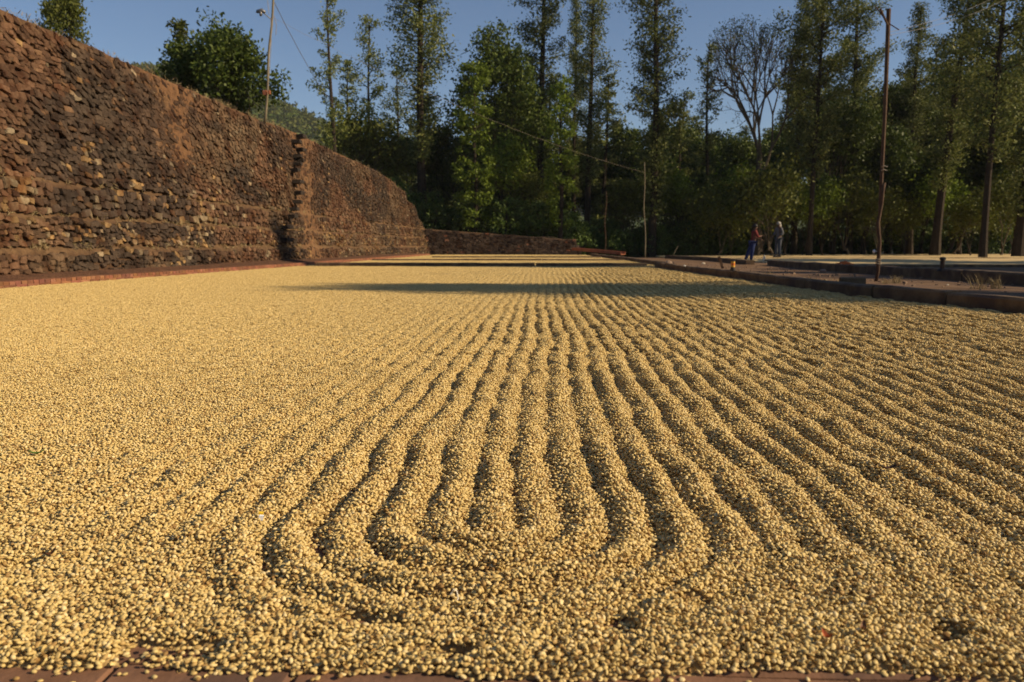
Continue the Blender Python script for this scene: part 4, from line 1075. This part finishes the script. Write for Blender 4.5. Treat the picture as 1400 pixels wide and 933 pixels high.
tuft(1225, 384, 12.6, 60, .16, 'wiry dry grass tuft right of the forked pole foot'); tuft(1212, 385, 12.4, 40, .13, 'short dry grass tuft touching the forked pole foot')
tuft(1338, 388, 10.8, 45, .26, 'taller dry grass tuft leaning against the second kerb near the right edge'); tuft(1364, 384, 10.9, 50, .24, 'dark dry grass tuft closest to the right edge')
tuft(1050, 372, 17, 50, .10, 'low dry grass on the path in front of the workers')
tuft(975, 366, 17.6, 30, .10, 'low dry grass beside the brown stake')
np_r = np.random.RandomState(8)
nl = 260; p = P(1062, 374, 14.2)
cen = np.stack([p.x + np_r.randn(nl) * .38, 14.2 + np_r.randn(nl) * .5, np.full(nl, zr(14.2) + .012)], -1)
V, F = leaves(cen, .004, 1, .06, .035, 0, np_r); V[:, 2] = np.maximum(V[:, 2], zr(14) - .008)
o = mobj('leaf_litter', V, F, M['straw']); tag(o, 'scattered dry yellow leaves on the dusty path behind the first kerb', 'leaves', kind='stuff')
# gravel on the path
mb = MB(); rg = random.Random(77)
for k in range(420):
    yy = rg.uniform(4.5, 30); xx = rg.uniform(float(k1x(yy)) + .15, 6.9); r_ = rg.uniform(.008, .028) * (1.4 if rg.random() < .1 else 1)
    mb.box((xx, yy, zr(yy) + .006 + r_ * .3), (r_ * rg.uniform(1, 2), r_ * 1.3, r_), rot=Matrix.Rotation(rg.uniform(0, 6), 3, 'Z'), bev=r_ * .25, jit=r_ * .15)
o = mb.build('gravel', plain('path_gravel', (.22, .15, .10), .9)); tag(o, 'scattered small brown pebbles on the dusty path between the kerbs', 'gravel', kind='stuff')
# scraps on the coffee
def surf(px, py):
    p = G(px, py, .02); return Vector((p.x, p.y, float(bed_thick(p.x, p.y, 0)) + .003))
q = surf(357, 712); e = empty('plastic_scrap', q); tag(e, 'tiny white and yellow plastic scrap lying on the coffee ridge left of centre', 'scrap')
mb = MB(); mb.box((0, 0, .006), (.009, .003, .012), rot=Euler((.3, .2, .4)).to_matrix(), bev=.001); mb.build('white_half', plain('scrap_white', (.8, .85, .95), .25), e)
mb = MB(); mb.box((.0, .001, .0145), (.009, .003, .006), rot=Euler((.3, .2, .4)).to_matrix(), bev=.001); mb.build('yellow_half', plain('scrap_yellow', (.8, .55, .03), .4), e)
def leaf(px, py, L_, W_, c, label, rz):
    q = surf(px, py); V = []; F = []
    for i in range(7):
        t = i / 6; w = W_ * math.sin(math.pi * (t * .9 + .05)); x = (t - .5) * L_; zz = .004 + .008 * (t - .5) ** 2 * 4
        V += [(x, -w / 2, zz + .003), (x, 0, zz), (x, w / 2, zz + .003)]
        if i: n = 3 * i; F += [(n - 3, n, n + 1, n - 2), (n - 2, n + 1, n + 2, n - 1)]
    o = mobj('leaf', V, F, plain('leaf_%d' % px, c, .6), loc=q); o.rotation_euler.z = rz; tag(o, label, 'leaf')
leaf(50, 622, .035, .014, (.08, .14, .02), 'small green leaf on the coffee near the left edge', .4)
leaf(1214, 648, .045, .016, (.06, .028, .015), 'dark curled dead leaf on the coffee ridge at the right', .2)
leaf(68, 763, .022, .012, (.10, .04, .015), 'small dark brown husk scrap on the coffee at lower left', 1.0)
leaf(1130, 880, .018, .010, (.40, .10, .03), 'tiny orange skin scrap among the near beans', 2.0)
leaf(1180, 870, .02, .009, (.22, .10, .05), 'brown skin scrap beside the orange one', 1.2)
q = surf(620, 818); mb = MB(); mb.tube([(-.004, 0, .012), (0, 0, .020), (.005, .002, .016), (.007, 0, .006), (.004, -.006, .0)], .0011, 5); o = mb.build('string_bit', plain('string', (.8, .76, .66), .7), loc=q)
tag(o, 'short curl of white string on the near coffee ridge', 'string')

# ------------------------------------------------------------------ people
def skin_mesh(name, verts, edges, radii, mat, parent, sub=1):
    me = bpy.data.meshes.new(name); me.from_pydata(verts, edges, []); me.materials.append(mat)
    o = link(name, me, parent); sk = o.modifiers.new('skin', 'SKIN'); sk.use_smooth_shade = True
    ly = me.skin_vertices[0] if len(me.skin_vertices) else None
    if ly is None:
        bpy.context.view_layer.objects.active = o
        ly = me.skin_vertices[0]
    for i, r_ in enumerate(radii): ly.data[i].radius = (r_, r_) if not hasattr(r_, '__len__') else r_
    ly.data[0].use_root = True
    sb = o.modifiers.new('sub', 'SUBSURF'); sb.levels = sub; sb.render_levels = sub
    return o
def person(loc, J, shirt, trouser, head_kind, label, rz=0):
    """J: joint positions in metres, facing -X"""
    e = empty('person', loc, rz); tag(e, label, 'person')
    sk = plain('skin_' + head_kind, (.11, .06, .038), .6)
    V = []; E = []; Rd = []
    def ad(p, r_, par=None):
        V.append(tuple(p)); Rd.append(r_)
        if par is not None: E.append((par, len(V) - 1))
        return len(V) - 1
    pel = ad(J['pelvis'], (.13, .10)); wa = ad(J['waist'], (.12, .09), pel); ch = ad(J['chest'], (.15, .105), wa); nk = ad(J['neck'], .052, ch)
    hd = ad(J['head'], (.075, .09), nk); tp = ad(Vector(J['head']) + Vector((0, 0, .09)), (.06, .07), hd)
    fdir = Vector(J.get('face', (-1, 0, 0)))
    ad(Vector(J['head']) + fdir * .098 + Vector((0, 0, -.01)), .014, hd)     # nose
    for s_ in ('L', 'R'):
        sh = ad(J['sh' + s_], .062, ch); el = ad(J['el' + s_], .043, sh); wr = ad(J['wr' + s_], .028, el)
        d = (Vector(J['wr' + s_]) - Vector(J['el' + s_])).normalized(); pm = Vector(J['wr' + s_]) + d * .07; pi = ad(pm, (.034, .02), wr)
        sd = d.cross(Vector((0, 0, 1))); sd = sd.normalized() if sd.length > .1 else Vector((0, 1, 0))
        for k, (of, ln) in enumerate(((-.03, .07), (-.01, .08), (.01, .078), (.03, .062))):
            k1_ = ad(pm + sd * of + d * .04, .009, pi); ad(pm + sd * of + d * (.04 + ln * .8) + Vector((0, 0, -.02)), .008, k1_)
        k1_ = ad(pm - d * .02 + sd * .045, .010, pi); ad(pm + d * .02 + sd * .06, .009, k1_)
        hp = ad(J['hip' + s_], .088, pel); kn = ad(J['kn' + s_], .058, hp); an = ad(J['an' + s_], .036, kn)
        ad(Vector(J['an' + s_]) + fdir * .14 + Vector((0, 0, -.045)), (.035, .025), an)
    skin_mesh('body', V, E, Rd, sk, e, 1)
    def sub(nm, chain, mat, sbl=1):
        V = []; E = []; Rd = []; idx = {}
        for (a, b) in chain:
            for key in (a, b):
                if key[0] not in idx:
                    idx[key[0]] = len(V); V.append(tuple(J[key[0]]) if key[0] in J else tuple(key[2])); Rd.append(key[1])
            E.append((idx[a[0]], idx[b[0]]))
        return skin_mesh(nm, V, E, Rd, mat, e, sbl)
    if 'hem' in J:
        sub('shirt', [(('waist', (.145, .11)), ('chest', (.175, .125))), (('waist', (.145, .11)), ('hem', (.155, .125)))] +
            [q for s_ in ('L', 'R') for q in ((('chest', 0), ('sh' + s_, .078)), (('sh' + s_, 0), ('el' + s_, .060)), (('el' + s_, 0), ('cf' + s_, .045)))], shirt)
    sub('trousers', [q for s_ in ('L', 'R') for q in ((('pelvis', (.145, .115)), ('hip' + s_, .102)), (('hip' + s_, 0), ('kn' + s_, .082)), (('kn' + s_, 0), ('an' + s_, .070)))], trouser)
    # hair or head scarf
    mb = MB(); c = Vector(J['head']) + Vector((0, 0, .03)) - fdir * .012
    Vh, Fh = tri_ell(12, 9, .105, .092, .115, 1, 3)
    Vh = [(c.x + v[2] * .0 + v[0], c.y + v[1], c.z + max(v[2], -.04 + (-.10 if v[0] * -fdir.x > .02 else 0)) * 1.0) for v in Vh]
    if head_kind == 'scarf':
        nmat = plain('scarf_cloth', (.36, .34, .30), .9)
        o = mobj('head_scarf', Vh, Fh, nmat, e, smooth=True)
        mb = MB(); b_ = Vector(J['neck']) - fdir * .05
        mb.tube([c - fdir * .08 + Vector((0, 0, -.02)), b_ + Vector((0, 0, .02)), b_ - fdir * .05 + Vector((0, 0, -.18))], [.06, .075, .03], 8); mb.build('scarf_tail', nmat, e, smooth=True)
    else:
        mobj('hair', Vh, Fh, plain('black_hair', (.012, .01, .009), .6), e, smooth=True)
    for s_ in ('L', 'R'):
        mb = MB(); a = Vector(J['an' + s_]); mb.tube([a - fdir * .05 + Vector((0, 0, -.05)), a + fdir * .05 + Vector((0, 0, -.05)), a + fdir * .17 + Vector((0, 0, -.06))], [.04, .045, .03], 8); mb.build('shoe', blk, e, smooth=True)
    return e
# worker in grey, facing left, standing on the kerb
Y2 = 38.5; p = P(1064, 352, Y2)
J2 = dict(pelvis=(0, 0, .90), waist=(-.01, 0, 1.05), chest=(-.02, 0, 1.27), neck=(-.03, 0, 1.42), head=(-.05, 0, 1.53), hem=(0, 0, .82),
          shL=(-.02, -.17, 1.35), elL=(.05, -.22, 1.10), wrL=(-.12, -.20, .97), shR=(-.02, .17, 1.35), elR=(-.08, .22, 1.1), wrR=(-.24, .16, 1.0),
          cfL=(-.06, -.205, 1.01), cfR=(-.2, .175, 1.02),
          hipL=(0, -.09, .85), knL=(-.03, -.10, .47), anL=(.01, -.10, .09), hipR=(0, .09, .85), knR=(-.05, .11, .47), anR=(-.04, .11, .09), face=(-1, 0, 0))
z2 = zr(Y2) + .145
person((p.x, Y2, z2 + .0), J2, plain('grey_shirt', (.12, .12, .125), .85), plain('grey_trousers', (.08, .085, .10), .85), 'scarf', 'worker in grey shirt and pale head scarf standing on the dark kerb facing left', .35)
kerbtop = MB(); 
# worker in red, leaning on a rake, facing right
Y1 = 33.5; p = P(1025, 358, Y1)
J1 = dict(pelvis=(-.10, 0, .84), waist=(-.13, 0, .98), chest=(-.15, 0, 1.19), neck=(-.17, 0, 1.33), head=(-.19, 0, 1.44), hem=(-.10, 0, .80),
          shL=(-.15, -.17, 1.27), elL=(-.20, -.22, 1.02), wrL=(-.40, -.12, .95), shR=(-.15, .17, 1.27), elR=(-.24, .2, 1.05), wrR=(-.42, .06, 1.08),
          cfL=(-.30, -.17, .98), cfR=(-.33, .13, 1.06),
          hipL=(-.10, -.09, .80), knL=(.02, -.11, .45), anL=(.16, -.11, .09), hipR=(-.10, .09, .80), knR=(-.06, .12, .44), anR=(-.02, .12, .09), face=(-1, 0, 0))
person((p.x, Y1, zr(Y1) + .0), J1, plain('red_shirt', (.16, .025, .022), .85), plain('blue_trousers', (.02, .035, .12), .8), 'dark', 'worker in dark red shirt and blue trousers leaning on a rake', math.pi)
e = empty('rake', (p.x + .42, Y1 - .02, zr(Y1))); tag(e, 'wooden rake held upright by the worker in red', 'rake')
mb = MB(); mb.tube([(0, 0, 1.3), (.02, 0, .7), (.22, -.05, .05)], .016, 6); mb.build('handle', M['wood'], e)
mb = MB(); mb.box((.23, -.05, .05), (.04, .5, .1), bev=.005); mb.build('head', M['wood'], e)
# ------------------------------------------------------------------ air
hz_m = bpy.data.materials.new('air'); hz_m.use_nodes = True; N, L = nodes(hz_m)
N.remove(N['Principled BSDF']); pv = N.new('ShaderNodeVolumePrincipled'); pv.inputs['Density'].default_value = .00017; pv.inputs['Color'].default_value = (.86, .91, 1, 1)
L.new(pv.outputs[0], N['Material Output'].inputs['Volume'])
mb = MB(); mb.box((0, 1400, 75), (5400, 3600, 160)); o = mb.build('haze', hz_m); o['kind'] = 'stuff'; o['label'] = 'thin pale haze between the trees and the hill'; o['category'] = 'haze'
print('TRIS', sum(len(m.loops) - 2 * len(m.polygons) for m in bpy.data.meshes))
